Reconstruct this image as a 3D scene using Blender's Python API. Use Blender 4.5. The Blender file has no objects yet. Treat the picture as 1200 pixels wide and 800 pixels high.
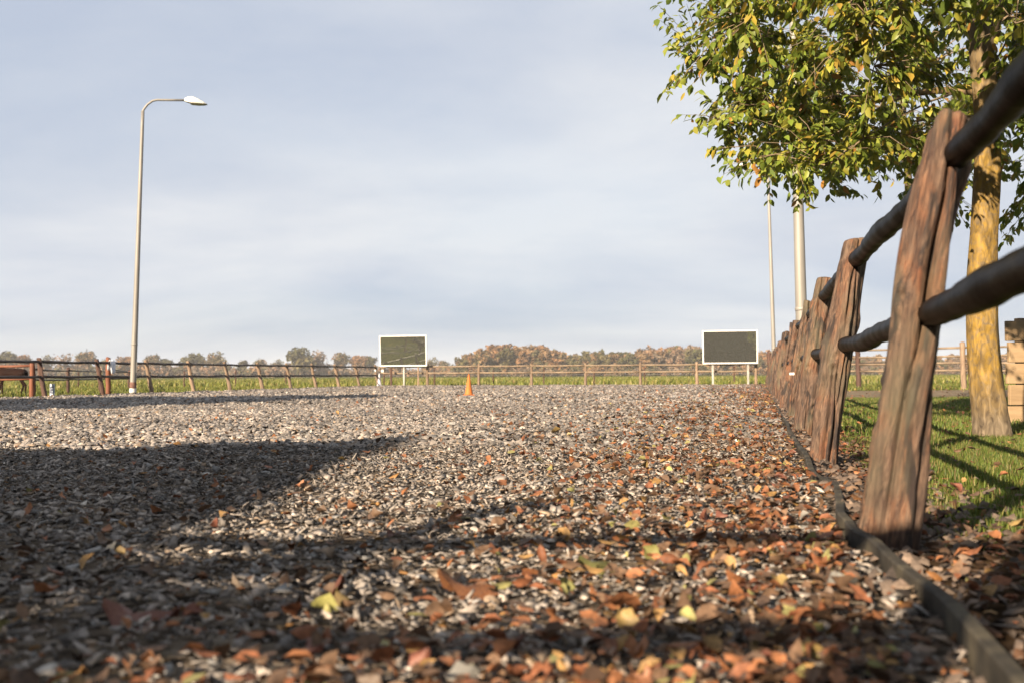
import bpy, bmesh, math, random
import numpy as np
from mathutils import Vector, Matrix, Euler

random.seed(7)
rng = np.random.default_rng(11)
R = math.radians
scn = bpy.context.scene
col = scn.collection

# ------------------------------------------------------------------ camera
cam_d = bpy.data.cameras.new("camera")
cam = bpy.data.objects.new("camera", cam_d)
col.objects.link(cam)
cam_d.sensor_width = 36.0
cam_d.lens = 35.0
cam_d.clip_start = 0.03
cam_d.clip_end = 6000.0
CAM_H = 0.5
PITCH, ROLL = 1.90, -0.32
cam.location = (0, 0, CAM_H)
cam.rotation_euler = (Matrix.Rotation(R(90 + PITCH), 3, 'X') @ Matrix.Rotation(R(ROLL), 3, 'Z')).to_euler()
cam_d.dof.use_dof = True
cam_d.dof.focus_distance = 7.5
cam_d.dof.aperture_fstop = 3.4
scn.camera = cam

# ------------------------------------------------------------------ sun and sky
SUN_AZ, SUN_EL = 36.0, 22.0           # shadows run 36 deg right of the view direction
sdir = Vector((math.sin(R(SUN_AZ)) * math.cos(R(SUN_EL)), math.cos(R(SUN_AZ)) * math.cos(R(SUN_EL)), -math.sin(R(SUN_EL))))
sun_d = bpy.data.lights.new("sun", 'SUN')
sun_d.energy = 5.0
sun_d.angle = R(0.53)
sun_d.color = (1.0, 0.81, 0.59)
sun = bpy.data.objects.new("sun", sun_d)
sun.rotation_euler = sdir.to_track_quat('-Z', 'Y').to_euler()
col.objects.link(sun)

world = bpy.data.worlds.new("World")
scn.world = world
world.use_nodes = True
nt = world.node_tree
nt.nodes.clear()
def N(nt, t, **kw):
    n = nt.nodes.new(t)
    for k, v in kw.items():
        setattr(n, k, v)
    return n
def build_world():
    L = nt.links.new
    out = N(nt, 'ShaderNodeOutputWorld')
    bg = N(nt, 'ShaderNodeBackground')
    bg.inputs['Strength'].default_value = 0.050
    sky = N(nt, 'ShaderNodeTexSky', sky_type='NISHITA')
    sky.sun_disc = False
    sky.sun_elevation = R(SUN_EL)
    sky.sun_rotation = R(180 + SUN_AZ)
    sky.air_density = 1.0
    sky.dust_density = 1.5
    sky.ozone_density = 1.2
    tc = N(nt, 'ShaderNodeTexCoord')
    sep = N(nt, 'ShaderNodeSeparateXYZ')
    L(tc.outputs['Generated'], sep.inputs[0])
    # project the view direction on a cloud sheet
    mx = N(nt, 'ShaderNodeMath', operation='MAXIMUM'); mx.inputs[1].default_value = 0.0
    L(sep.outputs['Z'], mx.inputs[0])
    ad = N(nt, 'ShaderNodeMath', operation='ADD'); ad.inputs[1].default_value = 0.22
    L(mx.outputs[0], ad.inputs[0])
    dx = N(nt, 'ShaderNodeMath', operation='DIVIDE'); dy = N(nt, 'ShaderNodeMath', operation='DIVIDE')
    L(sep.outputs['X'], dx.inputs[0]); L(ad.outputs[0], dx.inputs[1])
    L(sep.outputs['Y'], dy.inputs[0]); L(ad.outputs[0], dy.inputs[1])
    cmb = N(nt, 'ShaderNodeCombineXYZ')
    L(dx.outputs[0], cmb.inputs[0]); L(dy.outputs[0], cmb.inputs[1])
    mp = N(nt, 'ShaderNodeMapping')
    mp.inputs['Rotation'].default_value = (0, 0, R(-20))
    mp.inputs['Scale'].default_value = (0.55, 1.0, 1.0)
    mp.inputs['Location'].default_value = (2.3, 1.1, 0)
    L(cmb.outputs[0], mp.inputs[0])
    n1 = N(nt, 'ShaderNodeTexNoise'); n1.inputs['Scale'].default_value = 0.75
    n1.inputs['Detail'].default_value = 5; n1.inputs['Roughness'].default_value = 0.5
    n1.inputs['Distortion'].default_value = 0.5
    L(mp.outputs[0], n1.inputs['Vector'])
    r1 = N(nt, 'ShaderNodeMapRange'); r1.inputs['From Min'].default_value = 0.30; r1.inputs['From Max'].default_value = 0.62
    r1.inputs['To Min'].default_value = 0.86; r1.inputs['To Max'].default_value = 1.0
    L(n1.outputs['Fac'], r1.inputs['Value'])
    n2 = N(nt, 'ShaderNodeTexNoise'); n2.inputs['Scale'].default_value = 1.05
    n2.inputs['Detail'].default_value = 7; n2.inputs['Roughness'].default_value = 0.55; n2.inputs['Distortion'].default_value = 0.3
    mp2 = N(nt, 'ShaderNodeMapping'); mp2.inputs['Location'].default_value = (3.1, 2.0, 0); mp2.inputs['Scale'].default_value = (0.65, 0.9, 1.0)
    L(cmb.outputs[0], mp2.inputs[0]); L(mp2.outputs[0], n2.inputs['Vector'])
    ramp = N(nt, 'ShaderNodeValToRGB')
    ramp.color_ramp.elements[0].position = 0.36; ramp.color_ramp.elements[0].color = (3.15, 3.55, 4.3, 1)
    ramp.color_ramp.elements[1].position = 0.64; ramp.color_ramp.elements[1].color = (4.7, 4.85, 5.1, 1)
    L(n2.outputs['Fac'], ramp.inputs[0])
    mix = N(nt, 'ShaderNodeMix', data_type='RGBA')
    L(r1.outputs[0], mix.inputs['Factor'])
    L(sky.outputs[0], mix.inputs['A']); L(ramp.outputs[0], mix.inputs['B'])
    L(mix.outputs['Result'], bg.inputs['Color'])
    L(bg.outputs[0], out.inputs['Surface'])
build_world()

vs = scn.view_settings
vs.view_transform = 'Standard'
vs.look = 'None'
vs.exposure = 1.75
vs.gamma = 1.0
vs.use_curve_mapping = False
scn.cycles.max_bounces = 6
scn.cycles.diffuse_bounces = 3
scn.cycles.transmission_bounces = 4
scn.cycles.use_denoising = True

# ------------------------------------------------------------------ pixel helpers (1200 x 800 photograph)
F = 35.0 / 36.0 * 1200
CM = cam.rotation_euler.to_matrix()
def ray(px, py):
    return (CM @ Vector(((px - 600) / F, -(py - 400) / F, -1.0)))
def on_plane(px, py, h=0.0):
    d = ray(px, py)
    t = (h - CAM_H) / d.z
    return Vector((0, 0, CAM_H)) + d * t
def at_depth(px, py, y):
    d = ray(px, py)
    return Vector((0, 0, CAM_H)) + d * (y / d.y)
CMI = np.array(CM.transposed())
def project(P):
    q = (P - np.array([0, 0, CAM_H])) @ CMI.T
    z = np.maximum(-q[:, 2], 1e-6)
    return 600 + F * q[:, 0] / z, 400 - F * q[:, 1] / z, -q[:, 2]

# arena axes: v runs along the right-hand fence away from the camera, u across to the right
YAW = R(13.9)
AX = Vector((math.sin(YAW), math.cos(YAW), 0))
BX = Vector((math.cos(YAW), -math.sin(YAW), 0))
def uv(u, v, z=0.0):
    p = BX * u + AX * v
    return Vector((p.x, p.y, z))
def to_uv(x, y):
    return x * BX.x + y * BX.y, x * AX.x + y * AX.y
U_R, U_L, V_F = 0.345, -17.0, 43.0

# ------------------------------------------------------------------ object helpers
def tag(o, label=None, cat=None, group=None, kind=None):
    if label: o['label'] = label
    if cat: o['category'] = cat
    if group: o['group'] = group
    if kind: o['kind'] = kind
    return o
def obj(name, me, mat=None, parent=None, loc=None, rot=None, scale=None):
    o = bpy.data.objects.new(name, me)
    if mat is not None and me is not None and not me.materials:
        me.materials.append(mat)
    col.objects.link(o)
    if parent is not None: o.parent = parent
    if loc is not None: o.location = loc
    if rot is not None: o.rotation_euler = rot
    if scale is not None: o.scale = scale
    return o
def empty(name, loc=(0, 0, 0), rotz=0.0):
    o = bpy.data.objects.new(name, None)
    o.empty_display_size = 0.1
    col.objects.link(o)
    o.location = loc
    o.rotation_euler = (0, 0, rotz)
    return o
def mesh_np(name, V, faces, colors=None, smooth=False):
    """faces: list of int arrays, each (n, k) with k corners."""
    me = bpy.data.meshes.new(name)
    me.vertices.add(len(V))
    me.vertices.foreach_set('co', np.ascontiguousarray(V, dtype=np.float32).ravel())
    flat = np.concatenate([f.ravel() for f in faces]).astype(np.int32)
    tot = np.concatenate([np.full(len(f), f.shape[1], dtype=np.int32) for f in faces])
    start = np.concatenate([[0], np.cumsum(tot)[:-1]]).astype(np.int32)
    me.loops.add(len(flat)); me.loops.foreach_set('vertex_index', flat)
    me.polygons.add(len(tot)); me.polygons.foreach_set('loop_start', start); me.polygons.foreach_set('loop_total', tot)
    if smooth:
        me.polygons.foreach_set('use_smooth', np.ones(len(tot), dtype=bool))
    if colors is not None:
        a = me.attributes.new('col', 'FLOAT_COLOR', 'POINT')
        c = np.ones((len(V), 4), dtype=np.float32); c[:, :3] = colors
        a.data.foreach_set('color', c.ravel())
    me.update(calc_edges=True)
    return me
class MB:
    """collects shapes for ONE mesh"""
    def __init__(s): s.v = []; s.f = []
    def add(s, V, Fs):
        o = len(s.v); s.v += [tuple(p) for p in V]; s.f += [tuple(i + o for i in f) for f in Fs]; return s
    def box(s, c, size, M=None):
        x, y, z = (k / 2 for k in size)
        V = [Vector((a * x, b * y, d * z)) for a in (-1, 1) for b in (-1, 1) for d in (-1, 1)]
        if M is not None: V = [M @ p for p in V]
        V = [p + Vector(c) for p in V]
        return s.add(V, [(0, 1, 3, 2), (4, 6, 7, 5), (0, 4, 5, 1), (2, 3, 7, 6), (0, 2, 6, 4), (1, 5, 7, 3)])
    def tube(s, pts, rad, n=8, cap=True):
        pts = [Vector(p) for p in pts]
        if not hasattr(rad, '__len__'): rad = [rad] * len(pts)
        V = []; Fs = []
        t0 = (pts[1] - pts[0]).normalized()
        a = t0.orthogonal().normalized()
        for i, p in enumerate(pts):
            t = (pts[min(i + 1, len(pts) - 1)] - pts[max(i - 1, 0)]).normalized()
            a = (a - t * a.dot(t)).normalized(); b = t.cross(a)
            for k in range(n):
                w = 2 * math.pi * k / n
                V.append(p + (a * math.cos(w) + b * math.sin(w)) * rad[i])
        for i in range(len(pts) - 1):
            for k in range(n):
                k2 = (k + 1) % n
                Fs.append((i * n + k, i * n + k2, (i + 1) * n + k2, (i + 1) * n + k))
        if cap:
            Fs.append(tuple(range(n))[::-1]); Fs.append(tuple((len(pts) - 1) * n + k for k in range(n)))
        return s.add(V, Fs)
    def mesh(s, name, smooth=False, bevel=0.0):
        me = bpy.data.meshes.new(name)
        me.from_pydata(s.v, [], s.f)
        if bevel:
            bm = bmesh.new(); bm.from_mesh(me)
            bmesh.ops.recalc_face_normals(bm, faces=bm.faces)
            bmesh.ops.bevel(bm, geom=list(bm.edges), offset=bevel, segments=2, affect='EDGES', profile=0.6)
            bm.to_mesh(me); bm.free()
        if smooth:
            for p in me.polygons: p.use_smooth = len(p.vertices) == 4
        me.update()
        return me
def frames(dirs, ups):
    """rotation matrices whose columns are (side, along, normal)"""
    d = dirs / np.linalg.norm(dirs, axis=1, keepdims=True)
    s = np.cross(d, ups); s /= np.maximum(np.linalg.norm(s, axis=1, keepdims=True), 1e-6)
    n = np.cross(s, d)
    return np.stack([s, d, n], axis=2)
def instance(T, Fs, Rm, sc, pos):
    """T (V,3) template or (N,V,3); returns verts and faces for N copies in one mesh"""
    n = len(pos)
    if T.ndim == 2: T = np.broadcast_to(T, (n,) + T.shape)
    P = np.einsum('nij,nvj->nvi', Rm, T * sc[:, None, :]) + pos[:, None, :]
    nv = T.shape[1]
    off = (np.arange(n) * nv)[:, None, None]
    return P.reshape(-1, 3), [(np.array(f)[None] + off).reshape(-1, len(f[0])) for f in Fs], nv
def join(parts):
    V = []; Fq = {}; C = []; o = 0
    for v, fs, c in parts:
        V.append(v); C.append(c)
        for f in fs: Fq.setdefault(f.shape[1], []).append(f + o)
        o += len(v)
    return np.concatenate(V), [np.concatenate(x) for x in Fq.values()], np.concatenate(C)

# ------------------------------------------------------------------ materials
def new_mat(name):
    m = bpy.data.materials.new(name); m.use_nodes = True
    m.node_tree.nodes.clear()
    return m, m.node_tree
def finish(nt_, shader):
    o = N(nt_, 'ShaderNodeOutputMaterial'); nt_.links.new(shader, o.inputs['Surface'])
def ramp_node(nt_, stops):
    r = N(nt_, 'ShaderNodeValToRGB')
    e = r.color_ramp.elements
    while len(e) < len(stops): e.new(0.5)
    for k, (p, c) in enumerate(stops):
        e[k].position = p; e[k].color = (*c, 1)
    return r
GAIN = 0.78
def gained(st): return [(p_, tuple(x * GAIN for x in c_)) for p_, c_ in st]
def noise_mat(name, stops, scale=(1, 1, 1), nscale=5.0, detail=6, rough=0.7, bump=0.2, dist=0.0, metal=0.0, stops2=None, nscale2=1.0, bump_dist=0.01, spec=0.4, rand=0.0):
    m, t = new_mat(name); L = t.links.new
    tc = N(t, 'ShaderNodeTexCoord'); mp = N(t, 'ShaderNodeMapping'); mp.inputs['Scale'].default_value = scale
    vec = tc.outputs['Object']
    oi = N(t, 'ShaderNodeObjectInfo')
    sh = N(t, 'ShaderNodeVectorMath', operation='ADD'); sc_ = N(t, 'ShaderNodeMath', operation='MULTIPLY'); sc_.inputs[1].default_value = 37.0
    L(oi.outputs['Random'], sc_.inputs[0]); L(vec, sh.inputs[0]); L(sc_.outputs[0], sh.inputs[1])
    L(sh.outputs[0], mp.inputs[0])
    n = N(t, 'ShaderNodeTexNoise'); n.inputs['Scale'].default_value = nscale; n.inputs['Detail'].default_value = detail; n.inputs['Distortion'].default_value = dist
    n.inputs['Roughness'].default_value = 0.6
    L(mp.outputs[0], n.inputs['Vector'])
    r = ramp_node(t, gained(stops)); L(n.outputs['Fac'], r.inputs[0])
    c = r.outputs[0]
    if stops2:
        n2 = N(t, 'ShaderNodeTexNoise'); n2.inputs['Scale'].default_value = nscale2; n2.inputs['Detail'].default_value = 4
        L(sh.outputs[0], n2.inputs['Vector'])
        r2 = ramp_node(t, stops2); L(n2.outputs['Fac'], r2.inputs[0])
        mx = N(t, 'ShaderNodeMix', data_type='RGBA', blend_type='MULTIPLY'); mx.inputs['Factor'].default_value = 1
        L(c, mx.inputs['A']); L(r2.outputs[0], mx.inputs['B']); c = mx.outputs['Result']
    if rand:
        hs = N(t, 'ShaderNodeHueSaturation')
        mr = N(t, 'ShaderNodeMapRange'); mr.inputs['To Min'].default_value = 1 - rand; mr.inputs['To Max'].default_value = 1 + rand
        L(oi.outputs['Random'], mr.inputs['Value']); L(mr.outputs[0], hs.inputs['Value']); L(c, hs.inputs['Color']); c = hs.outputs[0]
    b = N(t, 'ShaderNodeBsdfPrincipled'); L(c, b.inputs['Base Color'])
    b.inputs['Roughness'].default_value = rough; b.inputs['Metallic'].default_value = metal
    b.inputs['Specular IOR Level'].default_value = spec
    if bump:
        bp = N(t, 'ShaderNodeBump'); bp.inputs['Strength'].default_value = bump; bp.inputs['Distance'].default_value = bump_dist
        L(n.outputs['Fac'], bp.inputs['Height']); L(bp.outputs[0], b.inputs['Normal'])
    finish(t, b.outputs[0])
    return m
def attr_mat(name, rough=0.7, trans=0.0, spec=0.3, grain=0.0, gscale=60.0, gain=0.78):
    m, t = new_mat(name); L = t.links.new
    a = N(t, 'ShaderNodeAttribute', attribute_name='col')
    g0 = N(t, 'ShaderNodeVectorMath', operation='SCALE'); g0.inputs['Scale'].default_value = gain; L(a.outputs['Color'], g0.inputs[0]); c = g0.outputs[0]
    if grain:
        tc = N(t, 'ShaderNodeTexCoord'); n = N(t, 'ShaderNodeTexNoise'); n.inputs['Scale'].default_value = gscale; n.inputs['Detail'].default_value = 3
        L(tc.outputs['Object'], n.inputs['Vector'])
        mr = N(t, 'ShaderNodeMapRange'); mr.inputs['From Min'].default_value = 0.3; mr.inputs['From Max'].default_value = 0.7
        mr.inputs['To Min'].default_value = 1 - grain; mr.inputs['To Max'].default_value = 1 + grain
        L(n.outputs['Fac'], mr.inputs['Value'])
        vm = N(t, 'ShaderNodeVectorMath', operation='SCALE'); L(c, vm.inputs[0]); L(mr.outputs[0], vm.inputs['Scale']); c = vm.outputs[0]
    b = N(t, 'ShaderNodeBsdfPrincipled'); L(c, b.inputs['Base Color'])
    b.inputs['Roughness'].default_value = rough; b.inputs['Specular IOR Level'].default_value = spec
    s = b.outputs[0]
    if trans:
        tr = N(t, 'ShaderNodeBsdfTranslucent'); L(c, tr.inputs['Color'])
        mx = N(t, 'ShaderNodeMixShader'); mx.inputs[0].default_value = trans
        L(b.outputs[0], mx.inputs[1]); L(tr.outputs[0], mx.inputs[2]); s = mx.outputs[0]
    finish(t, s)
    return m
def leaf_mat(name, c1, c2, rough=0.5, trans=0.3, scale=40):
    m, t = new_mat(name); L = t.links.new
    tc = N(t, 'ShaderNodeTexCoord'); n = N(t, 'ShaderNodeTexNoise'); n.inputs['Scale'].default_value = scale; n.inputs['Detail'].default_value = 3
    oi = N(t, 'ShaderNodeObjectInfo'); ad = N(t, 'ShaderNodeVectorMath', operation='ADD')
    L(tc.outputs['Object'], ad.inputs[0]); L(oi.outputs['Random'], ad.inputs[1]); L(ad.outputs[0], n.inputs['Vector'])
    r = ramp_node(t, gained([(0.35, c1), (0.65, c2)])); L(n.outputs['Fac'], r.inputs[0])
    hs = N(t, 'ShaderNodeHueSaturation'); mr = N(t, 'ShaderNodeMapRange'); mr.inputs['To Min'].default_value = 0.7; mr.inputs['To Max'].default_value = 1.3
    L(oi.outputs['Random'], mr.inputs['Value']); L(mr.outputs[0], hs.inputs['Value']); L(r.outputs[0], hs.inputs['Color'])
    b = N(t, 'ShaderNodeBsdfPrincipled'); L(hs.outputs[0], b.inputs['Base Color']); b.inputs['Roughness'].default_value = rough
    tr = N(t, 'ShaderNodeBsdfTranslucent'); L(hs.outputs[0], tr.inputs['Color'])
    mx = N(t, 'ShaderNodeMixShader'); mx.inputs[0].default_value = trans
    L(b.outputs[0], mx.inputs[1]); L(tr.outputs[0], mx.inputs[2]); finish(t, mx.outputs[0])
    return m

def post_wood_mat():
    m, t = new_mat('weathered_post_wood'); L = t.links.new
    tc = N(t, 'ShaderNodeTexCoord'); oi = N(t, 'ShaderNodeObjectInfo')
    k = N(t, 'ShaderNodeMath', operation='MULTIPLY'); k.inputs[1].default_value = 23.0; L(oi.outputs['Random'], k.inputs[0])
    sh = N(t, 'ShaderNodeVectorMath', operation='ADD'); L(tc.outputs['Object'], sh.inputs[0]); L(k.outputs[0], sh.inputs[1])
    def noise(scale, nscale, detail, rough=0.55, dist=0.0):
        mp = N(t, 'ShaderNodeMapping'); mp.inputs['Scale'].default_value = scale; L(sh.outputs[0], mp.inputs[0])
        n = N(t, 'ShaderNodeTexNoise'); n.inputs['Scale'].default_value = nscale; n.inputs['Detail'].default_value = detail
        n.inputs['Roughness'].default_value = rough; n.inputs['Distortion'].default_value = dist
        L(mp.outputs[0], n.inputs['Vector']); return n.outputs['Fac']
    grain = noise((1, 1, 0.14), 48, 12, 0.74, 1.2)
    r = ramp_node(t, [(0.30, (0.012, 0.008, 0.007)), (0.42, (0.055, 0.033, 0.024)), (0.54, (0.125, 0.080, 0.056)), (0.66, (0.20, 0.135, 0.092)), (0.80, (0.30, 0.22, 0.15))])
    L(grain, r.inputs[0])
    # reddish and grey weathering zones
    z1 = noise((1, 1, 0.4), 9, 6, 0.6, 0.8)
    r1 = ramp_node(t, [(0.34, (0.50, 0.52, 0.55)), (0.50, (0.80, 0.77, 0.75)), (0.60, (1.0, 0.76, 0.60)), (0.72, (1.0, 0.55, 0.38))]); L(z1, r1.inputs[0])
    mx = N(t, 'ShaderNodeMix', data_type='RGBA', blend_type='MULTIPLY'); mx.inputs['Factor'].default_value = 1
    L(r.outputs[0], mx.inputs['A']); L(r1.outputs[0], mx.inputs['B'])
    # old tar streaks
    z2 = noise((1, 1, 0.22), 12, 8, 0.65, 1.0)
    r2 = ramp_node(t, [(0.52, (0, 0, 0)), (0.58, (0.92, 0.92, 0.92))]); L(z2, r2.inputs[0])
    mt = N(t, 'ShaderNodeMix', data_type='RGBA'); L(r2.outputs[0], mt.inputs['Factor'])
    L(mx.outputs['Result'], mt.inputs['A']); mt.inputs['B'].default_value = (0.018, 0.013, 0.012, 1)
    # green algae touch
    z3 = noise((1, 1, 0.5), 5, 6)
    r3 = ramp_node(t, [(0.50, (0, 0, 0)), (0.68, (0.6, 0.6, 0.6))]); L(z3, r3.inputs[0])
    mg = N(t, 'ShaderNodeMix', data_type='RGBA'); L(r3.outputs[0], mg.inputs['Factor'])
    L(mt.outputs['Result'], mg.inputs['A']); mg.inputs['B'].default_value = (0.085, 0.078, 0.05, 1)
    b = N(t, 'ShaderNodeBsdfPrincipled'); L(mg.outputs['Result'], b.inputs['Base Color'])
    b.inputs['Roughness'].default_value = 0.72; b.inputs['Specular IOR Level'].default_value = 0.3
    bp = N(t, 'ShaderNodeBump'); bp.inputs['Strength'].default_value = 0.9; bp.inputs['Distance'].default_value = 0.009
    L(grain, bp.inputs['Height']); L(bp.outputs[0], b.inputs['Normal'])
    finish(t, b.outputs[0]); return m

M = {}
M['post'] = post_wood_mat()
M['rail'] = noise_mat('dark_tarred_rail', [(0.35, (0.0015, 0.0011, 0.0009)), (0.50, (0.0035, 0.0023, 0.0016)), (0.60, (0.0075, 0.0055, 0.0032)), (0.67, (0.016, 0.0135, 0.008)), (0.73, (0.06, 0.053, 0.04))], scale=(0.5, 1, 1), nscale=9, detail=8, rough=0.4, bump=0.8, bump_dist=0.01, spec=0.025)
M['far_rail'] = noise_mat('pale_fence_rail', [(0.3, (0.119, 0.084, 0.056)), (0.7, (0.266, 0.203, 0.140))], nscale=3, rough=0.8, bump=0.2)
M['dark_rail'] = noise_mat('dark_side_rail', [(0.3, (0.022, 0.016, 0.014)), (0.7, (0.06, 0.042, 0.034))], nscale=5, rough=0.6, bump=0.2)
M['far_post'] = noise_mat('pale_fence_post', [(0.3, (0.119, 0.077, 0.052)), (0.7, (0.280, 0.203, 0.140))], scale=(1, 1, 0.15), nscale=26, rough=0.85, bump=0.4, rand=0.25)
M['red_post'] = noise_mat('red_brown_post', [(0.3, (0.12, 0.04, 0.02)), (0.7, (0.22, 0.075, 0.036))], scale=(1, 1, 0.2), nscale=20, rough=0.7, bump=0.2)
M['dark_post'] = noise_mat('dark_brown_post', [(0.3, (0.038, 0.019, 0.015)), (0.7, (0.098, 0.049, 0.034))], scale=(1, 1, 0.2), nscale=20, rough=0.8, bump=0.2)
M['wire'] = noise_mat('fence_wire', [(0.3, (0.12, 0.11, 0.1)), (0.7, (0.25, 0.24, 0.22))], nscale=10, rough=0.5, bump=0, metal=0.6)
M['pole'] = noise_mat('galvanised_pole', [(0.3, (0.19, 0.182, 0.168)), (0.7, (0.28, 0.268, 0.248))], scale=(1, 1, 0.12), nscale=7, rough=0.55, bump=0.08, metal=0.15)
M['lamp_white'] = noise_mat('lamp_housing', [(0.3, (0.527, 0.535, 0.493)), (0.7, (0.663, 0.663, 0.612))], nscale=4, rough=0.5, bump=0)
M['lamp_lens'] = noise_mat('lamp_lens', [(0.3, (0.10, 0.10, 0.07)), (0.7, (0.2, 0.19, 0.13))], nscale=4, rough=0.25, bump=0)
M['band_dark'] = noise_mat('pole_band_dark', [(0.3, (0.09, 0.045, 0.035)), (0.7, (0.2, 0.1, 0.075))], nscale=12, rough=0.8, bump=0.1)
M['white_paint'] = noise_mat('white_painted_frame', [(0.3, (0.612, 0.603, 0.570)), (0.7, (0.714, 0.705, 0.680))], nscale=6, rough=0.5, bump=0.05)
M['grey_steel'] = noise_mat('grey_steel_leg', [(0.3, (0.210, 0.210, 0.196)), (0.7, (0.350, 0.343, 0.322))], nscale=8, rough=0.5, bump=0.05, metal=0.3)
M['cone'] = noise_mat('orange_cone_plastic', [(0.3, (0.42, 0.125, 0.028)), (0.7, (0.55, 0.17, 0.04))], nscale=6, rough=0.6, bump=0.05, spec=0.2)
M['cone_pale'] = noise_mat('pale_cone_plastic', [(0.3, (0.413, 0.375, 0.450)), (0.6, (0.600, 0.585, 0.615))], nscale=9, rough=0.6, bump=0.05)
M['kerb'] = noise_mat('worn_rubber_edging', [(0.3, (0.016, 0.015, 0.013)), (0.5, (0.045, 0.04, 0.032)), (0.62, (0.09, 0.078, 0.055)), (0.75, (0.16, 0.135, 0.09))], nscale=7, detail=8, rough=0.75, bump=0.5, bump_dist=0.006, spec=0.15)
M['cloth'] = noise_mat('white_blue_cloth', [(0.3, (0.45, 0.52, 0.68)), (0.6, (0.8, 0.82, 0.85))], nscale=14, rough=0.9, bump=0.1)
M['plank'] = noise_mat('tan_planks', [(0.3, (0.23, 0.155, 0.085)), (0.7, (0.34, 0.24, 0.14))], scale=(0.15, 1, 1), nscale=14, rough=0.75, bump=0.25, rand=0.12)
M['letter_board'] = noise_mat('letter_board_paint', [(0.3, (0.350, 0.420, 0.525)), (0.7, (0.504, 0.546, 0.595))], nscale=14, rough=0.6, bump=0)
M['letter_ink'] = noise_mat('letter_ink', [(0.3, (0.01, 0.012, 0.05)), (0.7, (0.02, 0.025, 0.08))], nscale=14, rough=0.6, bump=0)
def mirror_mat():
    m, t = new_mat('riding_mirror'); L = t.links.new
    tc = N(t, 'ShaderNodeTexCoord'); n = N(t, 'ShaderNodeTexNoise'); n.inputs['Scale'].default_value = 1.6; n.inputs['Detail'].default_value = 2
    L(tc.outputs['Object'], n.inputs['Vector'])
    b = N(t, 'ShaderNodeBsdfPrincipled'); b.inputs['Base Color'].default_value = (0.42, 0.43, 0.39, 1); b.inputs['Metallic'].default_value = 1; b.inputs['Roughness'].default_value = 0.02
    bp = N(t, 'ShaderNodeBump'); bp.inputs['Strength'].default_value = 0.05; bp.inputs['Distance'].default_value = 0.05
    L(n.outputs['Fac'], bp.inputs['Height']); L(bp.outputs[0], b.inputs['Normal'])
    df = N(t, 'ShaderNodeBsdfDiffuse'); df.inputs['Color'].default_value = (0.16, 0.165, 0.155, 1)   # grey film as of dust, painted on to lift the black reflection
    mx = N(t, 'ShaderNodeMixShader'); mx.inputs[0].default_value = 0.17
    L(b.outputs[0], mx.inputs[1]); L(df.outputs[0], mx.inputs[2])
    finish(t, mx.outputs[0]); return m
M['mirror'] = mirror_mat()
M['chips'] = attr_mat('arena_chip', rough=0.75, grain=0.25, gscale=90)
M['litter'] = attr_mat('leaf_litter', rough=0.65, trans=0.15, grain=0.35, gscale=70, gain=0.98)
M['crown'] = attr_mat('tree_leaves', rough=0.45, trans=0.42, spec=0.35, gain=1.0)
M['far_crown'] = attr_mat('far_foliage', rough=0.8, trans=0.15)
M['grass'] = attr_mat('grass_blades', rough=0.6, trans=0.3, gain=0.9)
M['twig'] = noise_mat('twig_bark', [(0.3, (0.12, 0.085, 0.055)), (0.7, (0.24, 0.18, 0.11))], nscale=20, rough=0.8, bump=0)
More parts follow.
